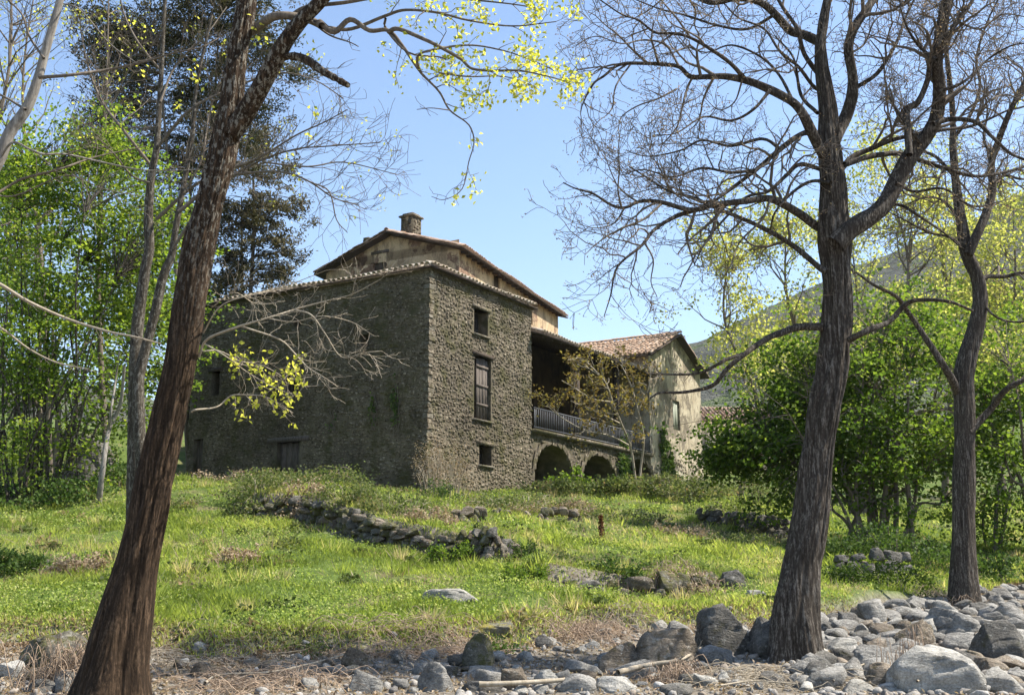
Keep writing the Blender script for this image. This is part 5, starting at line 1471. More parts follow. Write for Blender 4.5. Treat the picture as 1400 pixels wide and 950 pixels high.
# ================= the dark conifers, loose sprays with sky between them
hazel('pine_tree', 'tall dark conifer with loose sparse sprays standing behind the leaning tree', (262, 645), 50.0,
      [(215, 60), (255, -60), (300, 20)],
      [(150, 80, 42, 0.9, 0), (140, 20, 40, 0.6, 0), (165, 200, 40, 0.8, 0), (310, 200, 40, 0.8, 0), (340, -10, 50, 0.8, 0), (390, 100, 30, 0.4, 0), (165, 60, 40, 0.7, 0), (215, 60, 55, 1.2, 0), (250, 20, 60, 1.3, 0), (300, 50, 60, 1.2, 0), (180, 140, 50, 1.0, 0), (240, 130, 55, 1.2, 0), (300, 130, 50, 0.9, 0), (210, 210, 50, 1.0, 0), (265, 220, 45, 0.8, 0), (150, 170, 30, 0.4, 0), (350, 60, 40, 0.6, 0), (350, 150, 30, 0.4, 0), (280, -40, 70, 1.0, 0), (200, -30, 50, 0.8, 0), (240, 290, 40, 0.5, 0)],
      301, 84000, M['leaf_pine'], 0.17, 9, clump=0.34, base_spread=0.15, hole=-0.22, asp=0.20, per=24)
hazel('pine_tree', 'brownish conifer half hidden behind the leaning trunk, its sprays hanging above the stone wall', (335, 645), 60.0,
      [(345, 200), (330, 270)],
      [(345, 240, 35, 0.8, 0), (365, 300, 38, 1.2, 0), (335, 330, 40, 1.2, 0), (380, 345, 26, 0.7, 0), (310, 290, 35, 0.7, 0), (320, 380, 35, 0.7, 0), (390, 290, 25, 0.5, 0), (375, 240, 28, 0.5, 0), (345, 190, 22, 0.4, 0), (300, 380, 40, 0.6, 0), (372, 380, 20, 0.3, 0)],
      302, 30000, M['leaf_pine_brown'], 0.21, 8, clump=0.34, base_spread=0.15, hole=-0.08, asp=0.22, per=24)
# thin sapling at the left
sap = thing('sapling', P(136, 690, 33.0), 'thin pale forked sapling in front of the dark mossy bank on the left', 'sapling')
for px, w0, w1 in (([(134, 700), (138, 660), (142, 630), (146, 600), (152, 580), (160, 565), (166, 545), (170, 500)], 9, 4), ([(146, 600), (149, 585), (152, 560), (158, 520), (163, 480)], 5, 2)):
    pts, rr = traced(px, 32.5, 32.5, w0, w1)
    t1 = Tubes(); t1.add(pts, rr * (1 + rg.normal(0, 0.06, len(rr))), 8); t1.build('stem', M['bark_pale'], sap)
# ------------------------------------------------------------------ rocks
def rock_mat(name, a, b, c_, moss=None, moss_at=0.6, vein=None):
    t = NT(name)
    p = t.pos()
    n1 = t.noise(p, 2.6, 6, 0.65)
    col_ = t.ramp(n1, [(0.32, a), (0.5, b), (0.68, c_)])
    f = t.noise(p, 34, 6, 0.7)
    col_ = t.mix(0.7, col_, t.ramp(f, [(0.3, 0.35), (0.52, 1.0), (0.7, 1.6)]), 'MULTIPLY')
    li = t.noise(p, 11, 5, 0.72)
    col_ = t.mix(t.ramp(li, [(0.58, 0.0), (0.64, 0.5)]), col_, (0.40, 0.39, 0.35))
    if moss:
        col_ = t.mix(t.ramp(t.noise(p, 4.5, 5, 0.7), [(moss_at - 0.05, 0.0), (moss_at + 0.05, 0.9)]), col_, moss)
    s_ = t.noise(t.pos((1.0, 1.6, 3.4)), 5, 5, 0.65)
    return t.done(col_, 0.9, t.bump(f, 0.02, 0.9, t.bump(s_, 0.09, 0.8)), 0.25)
M['rock'] = rock_mat('rock_grey', (0.11, 0.103, 0.091), (0.215, 0.204, 0.182), (0.34, 0.322, 0.288))
M['rock_pale'] = rock_mat('rock_pale', (0.19, 0.18, 0.16), (0.325, 0.308, 0.27), (0.46, 0.435, 0.385))
M['rock_dark'] = rock_mat('rock_dark', (0.055, 0.051, 0.044), (0.115, 0.107, 0.093), (0.20, 0.186, 0.162), (0.07, 0.065, 0.035), 0.62)
M['rock_brown'] = rock_mat('rock_brown', (0.085, 0.067, 0.048), (0.17, 0.138, 0.102), (0.28, 0.235, 0.18), (0.09, 0.075, 0.035), 0.6)
M['rock_mossy'] = rock_mat('rock_mossy', (0.05, 0.046, 0.035), (0.11, 0.10, 0.075), (0.20, 0.185, 0.14), (0.085, 0.082, 0.025), 0.50)
M['rock_yellow'] = rock_mat('rock_yellow_moss', (0.07, 0.065, 0.055), (0.15, 0.14, 0.11), (0.25, 0.23, 0.17), (0.24, 0.20, 0.035), 0.53)
ICO = {}
def ico(sub):
    if sub not in ICO:
        bm = bmesh.new(); bmesh.ops.create_icosphere(bm, subdivisions=sub, radius=1.0)
        ICO[sub] = (np.array([q.co[:] for q in bm.verts]), np.array([[q.index for q in f.verts] for f in bm.faces])); bm.free()
    return ICO[sub]
def rock_shape(rg, sub, cuts=7, rough=0.10, boxy=0.75):
    V, Fc = ico(sub)
    V = V.copy()
    V = np.sign(V) * np.abs(V) ** boxy
    V /= np.abs(V).max(0)
    V += rough * 1.4 * np.c_[fbm(V * 1.1 + rg.random(3) * 50, 2), fbm(V * 1.1 + rg.random(3) * 50, 2), fbm(V * 1.1 + rg.random(3) * 50, 2)]
    for _ in range(cuts):
        n = rand_unit(rg); n[2] = abs(n[2]) * 0.8 if rg.random() < 0.75 else n[2]
        n = unit(n)
        d = rg.uniform(0.58, 0.86)
        s = V @ n
        m = s > d
        V[m] -= np.outer((s[m] - d) * 0.93, n)
    nrm = V / np.linalg.norm(V, axis=1, keepdims=True)
    off = rg.random(3) * 90
    V += nrm * (rough * 0.75 * fbm(V * 2.4 + off, 5) - 0.09 * np.clip(1 - np.abs(vnoise(V * [1.3, 1.3, 3.5] + off)) * 7, 0, 1))[:, None]
    return V, Fc
def rock_px(x0, y0, x1, y1, mat, label, name='boulder', sub=None, cuts=7, rough=0.12, depth=0.85, tilt=(0, 0), group=None, seed=None, cat='boulder', rotz=None, sink=0.25, boxy=0.75):
    """a rock where the photo shows it, standing on the ground along its lower edge"""
    rg = np.random.default_rng(int(x0 * 7 + y0 * 13) if seed is None else seed)
    g_ = hit((x0 + x1) / 2, min(y1, 948))
    Y = g_[1]
    wd = (x1 - x0) / F * Y
    ht_ = (y1 - y0) / F * Y
    if y1 > 948: Y -= 0.2
    V, Fc = rock_shape(rg, sub or (5 if x1 - x0 > 62 else 4), cuts + 2, rough, boxy * 0.9)
    lo, hi_ = V.min(0), V.max(0)
    V = (V - (lo + hi_) / 2) / (hi_ - lo) * 2
    a = rotz if rotz is not None else 0
    H_ = ht_ / (1 - sink)
    S = np.array([wd / 2, wd / 2 * depth, H_ / 2])
    V = V * S
    for ax, an in ((0, tilt[0]), (1, tilt[1])):
        if an:
            c, s = math.cos(an), math.sin(an)
            i, j = (1, 2) if ax == 0 else (0, 2)
            V[:, i], V[:, j] = c * V[:, i] - s * V[:, j], s * V[:, i] + c * V[:, j]
    V[:, 2] -= V[:, 2].min()
    cx, cy = (x0 + x1) / 2, 0
    base = np.array([g_[0], g_[1] + wd * depth * 0.42, 0])
    ztop = P((x0 + x1) / 2, y0, base[1])[2]
    base[2] = ztop - V[:, 2].max()
    zmax = hz(base[0], base[1]) - 0.03
    if base[2] > zmax: base[2] = zmax
    o = put(name, V + base, Fc, mat, None, True, None, base)
    return tag(o, label, cat, group)
RK = [  # photo box, material, label, extras
    ((958, 824, 1038, 897), 'rock_dark', 'tall dark boulder with a deep crack, left neighbour of the walnut base', dict(cuts=8, boxy=0.6)),
    ((1028, 842, 1100, 902), 'rock_dark', 'dark slanting boulder leaning against the foot of the walnut', dict(cuts=9, boxy=0.6)),
    ((868, 857, 960, 916), 'rock_brown', 'wide brown boulder with a sunlit rounded top', dict(cuts=4)),
    ((820, 877, 874, 920), 'rock_brown', 'smaller brown boulder leaning on the wide brown one', dict(cuts=5)),
    ((842, 900, 900, 927), 'rock', 'smooth elongated grey stone below the brown boulders', dict(cuts=2, rough=0.06, boxy=0.9)),
    ((1228, 880, 1360, 958), 'rock_pale', 'largest pale smooth boulder with broad sunlit slab face at lower right', dict(cuts=5, boxy=0.65, tilt=(0, 0.22))),
    ((1226, 845, 1290, 888), 'rock_brown', 'tan blocky boulder just behind the largest pale boulder', dict(cuts=6)),
    ((1175, 818, 1218, 850), 'rock', 'angular grey boulder alone on the grass edge left of the bare tree', dict(cuts=8, boxy=0.65)),
    ((1272, 829, 1352, 874), 'rock', 'broad grey boulder in front of the slimmer bare tree', dict(cuts=5)),
    ((1343, 846, 1412, 904), 'rock_dark', 'big shaded grey boulder at the right edge', dict(cuts=6)),
    ((1366, 822, 1410, 852), 'rock', 'grey boulder topmost at the right edge', dict(cuts=6)),
    ((1133, 871, 1182, 893), 'rock_pale', 'low pale flat stone right of the walnut base', dict(cuts=4)),
    ((1172, 880, 1230, 916), 'rock', 'grey boulder left of the tan blocky one, veined', dict(cuts=6)),
    ((1098, 891, 1134, 912), 'rock', 'small grey stone directly at the right foot of the walnut', dict(cuts=5)),
    ((1190, 904, 1236, 937), 'rock_brown', 'yellowish brown stone left of the largest pale boulder', dict(cuts=6)),
    ((1145, 927, 1205, 962), 'rock_pale', 'pale rounded boulder cut by the bottom frame, left of two', dict(cuts=3)),
    ((1196, 934, 1280, 968), 'rock_pale', 'pale long boulder cut by the bottom frame in half shade', dict(cuts=4)),
    ((1356, 895, 1408, 916), 'rock_brown', 'rusty flat stone below the shaded boulder at the right edge', dict(cuts=4)),
    ((1350, 912, 1412, 956), 'rock_pale', 'pale boulder in the lower right corner', dict(cuts=5)),
    ((632, 864, 675, 915), 'rock_mossy', 'upright mossy wedge of rock below the yellow-mossed one', dict(cuts=8, boxy=0.6, tilt=(0, -0.12))),
    ((570, 904, 618, 946), 'rock', 'sloping grey boulder left of the upright mossy wedge', dict(cuts=7)),
    ((472, 914, 521, 949), 'rock', 'grey pyramid-shaped boulder below the thin dry branch', dict(cuts=8, boxy=0.65)),
    ((440, 940, 496, 966), 'rock_pale', 'pale rounded stone cut by the bottom frame, left of the pyramid-shaped boulder', dict(cuts=3)),
    ((630, 930, 688, 958), 'rock_dark', 'dark-sided stone at the bottom frame beneath the long driftwood pole', dict(cuts=7)),
    ((636, 909, 684, 929), 'rock', 'flat grey stone in front of the upright mossy wedge', dict(cuts=5)),
    ((684, 912, 724, 944), 'rock_brown', 'brownish stone behind the long driftwood pole', dict(cuts=5)),
    ((730, 914, 768, 941), 'rock_pale', 'pale square stone right of the driftwood pole tip', dict(cuts=6, boxy=0.6)),
    ((756, 920, 816, 954), 'rock', 'grey boulder with streaks at bottom centre', dict(cuts=6)),
    ((810, 924, 880, 958), 'rock_pale', 'broad pale boulder at the bottom below the elongated stone', dict(cuts=5)),
    ((632, 846, 707, 868), 'rock_yellow', 'low dark rock topped with yellow moss at the meadow edge', dict(cuts=4)),
    ((576, 804, 659, 827), 'rock_pale', 'flat pale slab lying in the bright grass', dict(cuts=4, depth=0.6, boxy=0.6, rough=0.08)),
    ((464, 884, 502, 917), 'rock_brown', 'brown block in the cut bank, left of centre', dict(cuts=7)),
    ((732, 866, 756, 886), 'rock_dark', 'small round dark stone at the bank beside the root tangle', dict(cuts=3, sub=3)),
    ((12, 862, 112, 922), 'rock_mossy', 'big mossy boulder left of the leaning trunk', dict(cuts=6, rough=0.2)),
    ((-6, 902, 26, 928), 'rock_pale', 'pale stone cut by the left frame below the mossy boulder', dict(cuts=4)),
    ((22, 927, 70, 956), 'rock_dark', 'dark round stone in the lower left corner', dict(cuts=4)),
    ((54, 915, 106, 956), 'rock', 'blue-grey boulder wedged at the foot of the leaning trunk', dict(cuts=6)),
    ((26, 912, 64, 932), 'rock_brown', 'tan stone lying under the mossy boulder', dict(cuts=5)),
    ((262, 876, 288, 893), 'rock_pale', 'small whitish stone on the bank right of the leaning trunk', dict(cuts=4, sub=3)),
    ((242, 899, 256, 909), 'rock_pale', 'tiny whitish pebble stone below the small whitish stone', dict(cuts=3, sub=2)),
    ((986, 778, 1025, 804), 'rock_dark', 'dark block with a sharp top standing in the meadow left of the walnut', dict(cuts=8, boxy=0.6)),
    ((1020, 806, 1048, 818), 'rock_pale', 'small flat pale stone in the grass beside the walnut stem', dict(cuts=4, sub=3)),
    ((940, 800, 975, 812), 'rock_brown', 'low brownish stone below the end of the ruined wall', dict(cuts=4, sub=3)),
    ((72, 596, 144, 668), 'rock_dark', 'large dark humped rock in the shade behind the pale sapling', dict(cuts=4, rough=0.15)),
]
for (bx, mt, lb, kw) in RK:
    rock_px(*bx, M[mt], lb, **kw)
# medium river stones: one by one, shared shapes
rg = np.random.default_rng(77)
COB = {}
for mt in ('rock', 'rock_pale', 'rock_dark', 'rock_brown'):
    L_me = []
    for k in range(6):
        V, Fc = rock_shape(rg, 3, 8 if k % 2 else 10, 0.17, 0.58)
        L_me.append(make_mesh('river_stone', V, Fc, M[mt], True))
    COB[mt] = L_me
def place_stone(x, y, s, mt, name, label, cat, group, flat=0.62, sink=0.3):
    me = COB[mt][int(rg.integers(6))]
    sx, sy, sz = s * rg.uniform(0.8, 1.25), s * rg.uniform(0.7, 1.1), s * flat * rg.uniform(0.75, 1.2)
    Rm = Matrix.Rotation(rg.random() * 6.28, 4, 'Z') @ Matrix.Rotation(rg.normal(0, 0.22), 4, 'X') @ Matrix.Rotation(rg.normal(0, 0.22), 4, 'Y')
    Mx = Matrix.Translation((x, y, hz(x, y) + sz * (1 - 2 * sink))) @ Rm @ Matrix.Diagonal((sx, sy, sz, 1))
    o = inst(name, me, Mx)
    return tag(o, label, cat, group)
taken = [(hit((b[0] + b[2]) / 2, min(b[3], 947))[:2], (b[2] - b[0]) / 2 / F * 16) for (b, *_r) in RK]
KIND_LABEL = {'rock': 'loose mid-grey river stone among the bigger boulders of the stream bed', 'rock_pale': 'loose pale river stone among the bigger boulders of the stream bed',
              'rock_dark': 'loose dark river stone among the bigger boulders of the stream bed', 'rock_brown': 'loose brownish river stone among the bigger boulders of the stream bed'}
n = 0
tries = 0
RSTONES = []
while n < 299 and tries < 16000:
    tries += 1
    px, py = rg.uniform(0, 1400), rg.uniform(825, 948)
    if n > 190: px, py = rg.uniform(1100, 1400), rg.uniform(803, 948)
    want = 1.0 if px > 1100 else (0.75 if px > 540 else (0.22 if px > 200 else 0.5))
    if rg.random() > want: continue
    q = hit(px, py)
    if edge_y(q[0], q[1]) - q[1] < (0.25 if px > 1050 else 0.7): continue
    s = rg.uniform(0.07, 0.17) * (1.75 if px > 1100 else 1.15) * (1.35 if rg.random() < 0.2 else 1)
    if any(np.hypot(q[0] - c[0][0], q[1] - c[0][1] - 0.1) < c[1] * 0.72 + s * 0.62 for c in taken): continue
    taken.append((q[:2], s))
    mt = str(rg.choice(['rock', 'rock_pale', 'rock_dark', 'rock_brown'], p=[0.50, 0.20, 0.17, 0.13] if px > 540 else [0.25, 0.3, 0.15, 0.3]))
    RSTONES.append((place_stone(q[0], q[1], s, mt, 'river_stone', KIND_LABEL[mt], 'stone', 'loose river stones in the stream bed'), px, py, {'rock': 'grey', 'rock_pale': 'pale', 'rock_dark': 'dark', 'rock_brown': 'brownish'}[mt]))
    n += 1
SHORT = ['cracked dark boulder', 'slanting dark boulder', 'wide brown boulder', 'smaller brown boulder', 'smooth elongated stone', 'largest pale boulder', 'tan blocky boulder', 'lone angular boulder', 'broad grey boulder', 'shaded right-edge boulder', 'topmost right-edge boulder', 'low pale flat stone', 'veined grey boulder', 'stone at the walnut foot', 'yellowish brown stone', 'rounded bottom-frame boulder', 'half-shaded long boulder', 'rusty flat stone', 'lower right corner boulder', 'upright mossy wedge', 'sloping grey boulder', 'pyramid-shaped boulder', 'rounded bottom-frame stone', 'dark stone under the pole', 'flat grey wedge-side stone', 'brownish pole-side stone', 'pale square stone', 'streaked grey boulder', 'broad pale boulder', 'yellow-mossed rock', 'flat meadow slab', 'brown bank block', 'round bank stone', 'big mossy boulder', 'left-frame pale stone', 'lower left corner stone', 'blue-grey trunk-foot boulder', 'tan stone', 'whitish bank stone', 'tiny whitish stone', 'meadow block', 'flat grass stone', 'low brownish stone', 'humped rock']
SZ_ORD = ['nearest', 'second nearest', 'third nearest', 'fourth nearest', 'fifth nearest', 'sixth nearest', 'seventh nearest', 'eighth nearest', 'ninth nearest', 'tenth nearest', 'eleventh nearest', 'twelfth nearest']
_by = {}
for (o_, px, py, cn) in RSTONES:
    k = int(np.argmin([math.hypot(px - (b[0][0] + b[0][2]) / 2, (py - (b[0][1] + b[0][3]) / 2) * 2.5) for b in RK]))
    bx = RK[k][0]
    dx, dy = px - (bx[0] + bx[2]) / 2, py - bx[3]
    side_ = ('left of' if dx < 0 else 'right of') if abs(dx) > (bx[2] - bx[0]) * 0.5 else ('in front of' if dy > -4 else 'behind')
    _by.setdefault((cn, side_, k), []).append((math.hypot(dx, dy * 2.5), o_))
for (cn, side_, k), lst in _by.items():
    lst.sort(key=lambda q: q[0])
    for i, (_d, o_) in enumerate(lst):
        near_ = '' if len(lst) == 1 else ', ' + SZ_ORD[min(i, 11)] + ' such'
        o_['label'] = f'{cn} river stone {side_} the {SHORT[k]}{near_}'
# shingle: small stones nobody would count
def shingle(N, xr, yr, smin, smax, mat, name, dens=None, sub=1):
    V0, F0 = ico(sub)
    px, py = rg.uniform(*xr, N), rg.uniform(*yr, N)
    d = np.stack([(px - CX) / F, cp_ - -(py - CY) / F * sp_, sp_ + -(py - CY) / F * cp_], 1)
    Yg = np.full(N, 16.0)
    for _ in range(25):
        q = d * (Yg / d[:, 1])[:, None]
        z = hzv(q[:, 0], q[:, 1])
        Yn = np.clip(z * d[:, 1] / np.minimum(d[:, 2], -0.01), 11, 34)
        Yg = 0.6 * Yg + 0.4 * Yn
    q = d * (Yg / d[:, 1])[:, None]
    ok = edge_y(q[:, 0], q[:, 1]) - q[:, 1] > rg.uniform(-0.25, 0.5, N)
    if dens is not None: ok &= rg.random(N) < dens(px)
    q = q[ok]; n_ = len(q)
    s = rg.uniform(smin, smax, n_) * rg.uniform(0.6, 1.4, n_)
    A = rg.normal(0, 1, (n_, 3, 3)); A, _ = np.linalg.qr(A)
    sc3 = np.stack([s, s * rg.uniform(0.6, 1, n_), s * rg.uniform(0.35, 0.7, n_)], 1)
    Vj = V0[None] * (1 + rg.normal(0, 0.13, (n_, len(V0), 1)))
    W = np.einsum('nij,nkj->nki', A, Vj * sc3[:, None, :])
    W[:, :, 2] *= 0.75
    W += np.c_[q[:, 0], q[:, 1], hzv(q[:, 0], q[:, 1]) + s * 0.15][:, None, :]
    Fc = (F0[None] + (np.arange(n_) * len(V0))[:, None, None]).reshape(-1, 3)
    return tag(put(name, W.reshape(-1, 3), Fc, mat, None, False, np.repeat(rg.random(n_), len(F0))), kind='stuff')
t = NT('shingle')
c = t.ramp(t.attr(), [(0.0, (0.13, 0.12, 0.11)), (0.3, (0.26, 0.24, 0.21)), (0.6, (0.30, 0.285, 0.26)), (0.85, (0.25, 0.20, 0.15)), (1.0, (0.40, 0.38, 0.35))])
f_ = t.noise(t.pos(), 45, 4, 0.65)
M['shingle'] = t.done(t.mix(0.6, c, t.ramp(f_, [(0.3, 0.5), (0.6, 1.15)]), 'MULTIPLY'), 0.92, t.bump(f_, 0.01), 0.2)
shingle(5200, (-60, 1460), (815, 1000), 0.018, 0.045, M['shingle'], 'gravel', lambda x: np.where(x > 500, 1.0, 0.6))
shingle(1900, (-60, 1460), (800, 990), 0.045, 0.085, M['shingle'], 'rubble', lambda x: np.where(x > 560, 1.0, 0.6), 2)
shingle(420, (1080, 1480), (795, 960), 0.06, 0.11, M['shingle'], 'rubble', None, 2)

# ------------------------------------------------------------------ ruined dry-stone terrace walls
WST = {}
for mt in ('rock_mossy', 'rock_brown', 'rock_dark', 'rock'):
    WST[mt] = []
    for k in range(6):
        V, Fc = rock_shape(rg, 3, 9, 0.16, 0.45)
        WST[mt].append(make_mesh('stone', V, Fc, M[mt], True))
def dry_wall(label, top, base, courses, seed, mats, size=(0.16, 0.34), loose=0.12, gap=0.0):
    """stones between the traced top and foot of a bank"""
    rg = np.random.default_rng(seed)
    bp = np.array([hit(*b) for b in base])
    L = np.r_[0, np.cumsum(np.linalg.norm(np.diff(bp[:, :2], axis=0), axis=1))]
    o = thing('dry_stone_wall', bp[len(bp) // 2], label, 'wall')
    tops = np.array([P(tx, ty, np.interp(tx, [b[0] for b in base], bp[:, 1]) + 0.25)[2] for tx, ty in top])
    for c in range(courses):
        s = rg.uniform(0, 0.2)
        while s < L[-1]:
            wd = rg.uniform(*size)
            x, y = np.interp(s, L, bp[:, 0]), np.interp(s, L, bp[:, 1])
            px_ = np.interp(s, L, [b[0] for b in base])
            zt = np.interp(px_, [q[0] for q in top], tops)
            z0 = hz(x, y) - 0.08
            hgt = max(zt - z0, 0.1)
            fr = (c + 0.5) / courses
            if rg.random() > gap:
                mt = str(rg.choice(mats))
                me = WST[mt][int(rg.integers(6))]
                y2 = y + 0.10 + fr * 0.22 + rg.normal(0, 0.05)
                hh = min(hgt / courses * 0.62, wd * 0.6) * rg.uniform(0.8, 1.2)
                Mx = Matrix.Translation((x + rg.normal(0, 0.04), y2, z0 + hgt * fr + rg.normal(0, 0.03))) @ Matrix.Rotation(rg.normal(0, 0.3), 4, 'Z') @ Matrix.Rotation(rg.normal(0, loose), 4, 'Y') @ Matrix.Rotation(rg.normal(0, loose), 4, 'X') @ Matrix.Diagonal((wd * 0.60, wd * 0.5, max(hh, 0.05), 1))
                inst('stone', me, Mx, o)
            s += wd * 1.02
    return o
dry_wall('ruined mossy dry-stone terrace wall curving below the farmhouse with a tumbled pile at its right end',
         [(324, 690), (350, 682), (400, 680), (440, 684), (468, 692), (500, 703), (536, 716), (570, 726), (596, 733), (622, 732), (640, 722), (664, 716), (682, 722), (700, 746)],
         [(326, 709), (360, 712), (400, 716), (435, 722), (470, 732), (505, 744), (536, 750), (570, 757), (600, 763), (630, 770), (660, 772), (690, 768), (706, 764)], 4, 401, ['rock_mossy', 'rock_brown', 'rock_mossy', 'rock_dark'], (0.16, 0.42), 0.10, 0.06)
dry_wall('low broken dry-stone wall across the lower meadow left of the dark block',
         [(722, 788), (770, 792), (823, 792), (870, 788), (916, 782), (957, 788), (984, 792)],
         [(724, 797), (770, 806), (823, 812), (870, 818), (916, 820), (957, 814), (984, 806)], 2, 402, ['rock_dark', 'rock_brown', 'rock_mossy'], (0.22, 0.5), 0.08)
dry_wall('shaded dark dry-stone wall on the slope between the brambles and the walnut stem',
         [(960, 694), (1000, 698), (1040, 704), (1078, 708)],
         [(960, 716), (1000, 724), (1040, 730), (1078, 734)], 3, 403, ['rock_dark', 'rock_dark', 'rock_mossy'], (0.22, 0.42))
dry_wall('short heap of mossy wall stones under the dry twiggy bush',
         [(618, 694), (640, 690), (662, 696)], [(618, 714), (640, 718), (662, 714)], 2, 404, ['rock_mossy', 'rock_brown'], (0.18, 0.34), 0.3)
dry_wall('half buried line of stones along the upper bank in front of the arcade',
         [(670, 694), (720, 696), (760, 692), (800, 698)], [(670, 706), (720, 712), (760, 710), (800, 714)], 2, 405, ['rock_mossy', 'rock_brown'], (0.18, 0.32), 0.25, 0.35)
dry_wall('shaded stone bank under the dark hazel clump',
         [(1150, 758), (1200, 752), (1260, 758)], [(1150, 784), (1200, 792), (1260, 790)], 3, 406, ['rock_dark'], (0.2, 0.45), 0.22, 0.12)

# ------------------------------------------------------------------ bushes
def bush(label, c_px, Y, rx, ry, seed, nleaf, mat, size, name='bramble_bush', cat='bush', stems=18, stem_mat='bark_twig', drop=0.35, asp=0.42, arch=0.3, up=0.3):
    """an uneven leafy mound: c_px its middle on the ground line, rx and ry px"""
    rg = np.random.default_rng(seed)
    b = P(*c_px, Y); b[2] = hz(b[0], b[1])
    R3, H3 = rx / F * Y, ry / F * Y
    o = thing(name, b, label, cat)
    tb = Tubes(); ends = []
    for k in range(stems):
        a = rg.random() * 2 * PI; rr_ = R3 * rg.random() ** 0.5
        x, y = b[0] + math.cos(a) * rr_, b[1] + math.sin(a) * rr_ * 0.7
        p0 = np.array([x, y, hz(x, y) - 0.03])
        hgt = H3 * math.sqrt(max(0.05, 1 - (rr_ / R3) ** 2)) * rg.uniform(0.75, 1.25)
        d = np.array([math.cos(a), math.sin(a), 0]) * R3 * arch + rg.normal(0, 0.08, 3)
        sp = spline(np.array([p0, p0 + UP * hgt * 0.7 + d * 0.35, p0 + UP * hgt + d * 0.8, p0 + UP * hgt * rg.uniform(0.75, 1.0) + d * 1.2]), 5)
        tb.add(sp, np.linspace(0.009, 0.004, len(sp)) * max(Y / 30, 0.7), 4); ends.append(sp[4:])
    tb.build('stems', M[stem_mat], o, 'stuff')
    E = np.concatenate(ends)
    N = nleaf
    q = E[rg.integers(len(E), size=N)] + rg.normal(0, 1, (N, 3)) * [R3 * 0.16, R3 * 0.16, H3 * 0.16]
    q[:, 2] = np.maximum(q[:, 2], hzv(q[:, 0], q[:, 1]) + 0.01)
    q = q[vnoise(q * 2.2 + seed) > -drop]
    r_ = np.clip(rg.normal(0.45, 0.22, len(q)) + 0.3 * vnoise(q * 1.4 + 3), 0, 1)
    if nleaf: leaves('foliage', q, rg.uniform(0.6, 1.35, len(q)) * size, rg, M[mat], o, up, asp, rnd=r_)
    return o
bush('big light green bramble mound before the middle arch', (800, 682), 44, 62, 20, 501, 5200, 'leaf_bramble', 0.12, stems=34)
bush('grey-green bramble thicket below the cream gable', (892, 690), 44, 58, 22, 502, 4600, 'leaf_bramble', 0.11, stems=30)
bush('tangled dry bramble on the slope left of the shaded wall', (930, 706), 42, 40, 28, 503, 2600, 'leaf_bramble', 0.10, stems=40, stem_mat='bark_straw')
bush('bright leafy elder sprouting in front of the first arch', (776, 676), 46, 18, 26, 504, 900, 'leaf_hazel', 0.13, name='elder_bush', stems=14, arch=0.5)
bush('light leafy shrub under the second arch', (826, 672), 50, 18, 22, 505, 800, 'leaf_hazel', 0.13, name='elder_bush', stems=12, arch=0.5)
bush('overgrown mossy hump on top of the terrace wall left of centre', (408, 676), 32.5, 78, 26, 506, 4600, 'leaf_bramble', 0.075, stems=50, stem_mat='bark_straw')
bush('trailing bramble over the middle of the terrace wall', (540, 716), 30, 62, 20, 507, 2400, 'leaf_bramble', 0.07, stems=50, stem_mat='bark_straw')
bush('dry pinkish twiggy bush at the corner of the stone wing', (606, 690), 38.5, 30, 66, 508, 3000, 'leaf_dry', 0.055, name='twiggy_bush', stems=60, stem_mat='bark_straw', arch=0.45, asp=0.3)
bush('green weeds at the foot of the twiggy bush', (600, 694), 37.5, 22, 22, 509, 700, 'leaf_ivy', 0.07, name='weed_clump', stems=10)
bush('bright green nettle clump left of the tumbled wall stones', (622, 786), 25, 28, 26, 510, 1400, 'leaf_hazel', 0.06, name='nettle_clump', cat='plant', stems=24)
bush('dark green nettle clump right of the tumbled wall stones', (718, 784), 25, 20, 22, 511, 900, 'leaf_ivy', 0.055, name='nettle_clump', cat='plant', stems=18)
bush('leafy yellow-green clump in front of the low broken wall', (715, 812), 22.5, 30, 16, 512, 1300, 'leaf_hazel', 0.05, name='weed_clump', cat='plant', stems=20)
bush('dark leafy weeds beneath the middle of the low broken wall', (850, 818), 23, 30, 18, 513, 1000, 'leaf_ivy', 0.06, name='weed_clump', cat='plant', stems=18)
bush('dark broad-leaved weeds at the left frame in the meadow', (20, 790), 22, 34, 30, 514, 1700, 'leaf_ivy', 0.07, name='weed_clump', cat='plant', stems=22)
bush('brown withered fern patch left of the leaning trunk', (100, 800), 22, 34, 20, 515, 1500, 'leaf_dry', 0.06, name='withered_fern', cat='plant', stems=40, stem_mat='bark_straw')
bush('brown withered growth right of the leaning trunk', (330, 772), 24, 36, 12, 516, 1300, 'leaf_dry', 0.06, name='withered_fern', cat='plant', stems=40, stem_mat='bark_straw')
bush('dark undergrowth in the shade under the left hazel', (60, 676), 33, 90, 26, 517, 3600, 'leaf_ivy', 0.10, name='undergrowth_bush', stems=30)
bush('leafy tangle beside the pale sapling in the shade', (172, 664), 36, 36, 44, 518, 1700, 'leaf_ivy', 0.10, name='undergrowth_bush', stems=24, stem_mat='bark_straw')
bush('dark leafy undergrowth on the bank below the hazel clump', (1225, 786), 31, 66, 40, 519, 3800, 'leaf_ivy', 0.09, name='undergrowth_bush', stems=30)
bush('dark leafy undergrowth right of the slimmer bare tree', (1370, 790), 30, 50, 34, 520, 2400, 'leaf_ivy', 0.09, name='undergrowth_bush', stems=24)
bush('dark leafy undergrowth between the walnut stem and hazel bank', (1150, 770), 31, 34, 28, 521, 1500, 'leaf_ivy', 0.08, name='undergrowth_bush', stems=20)
bush('grassy bramble along the upper bank before the arcade', (720, 704), 37, 76, 17, 522, 3000, 'leaf_bramble', 0.075, stems=60, stem_mat='bark_straw')
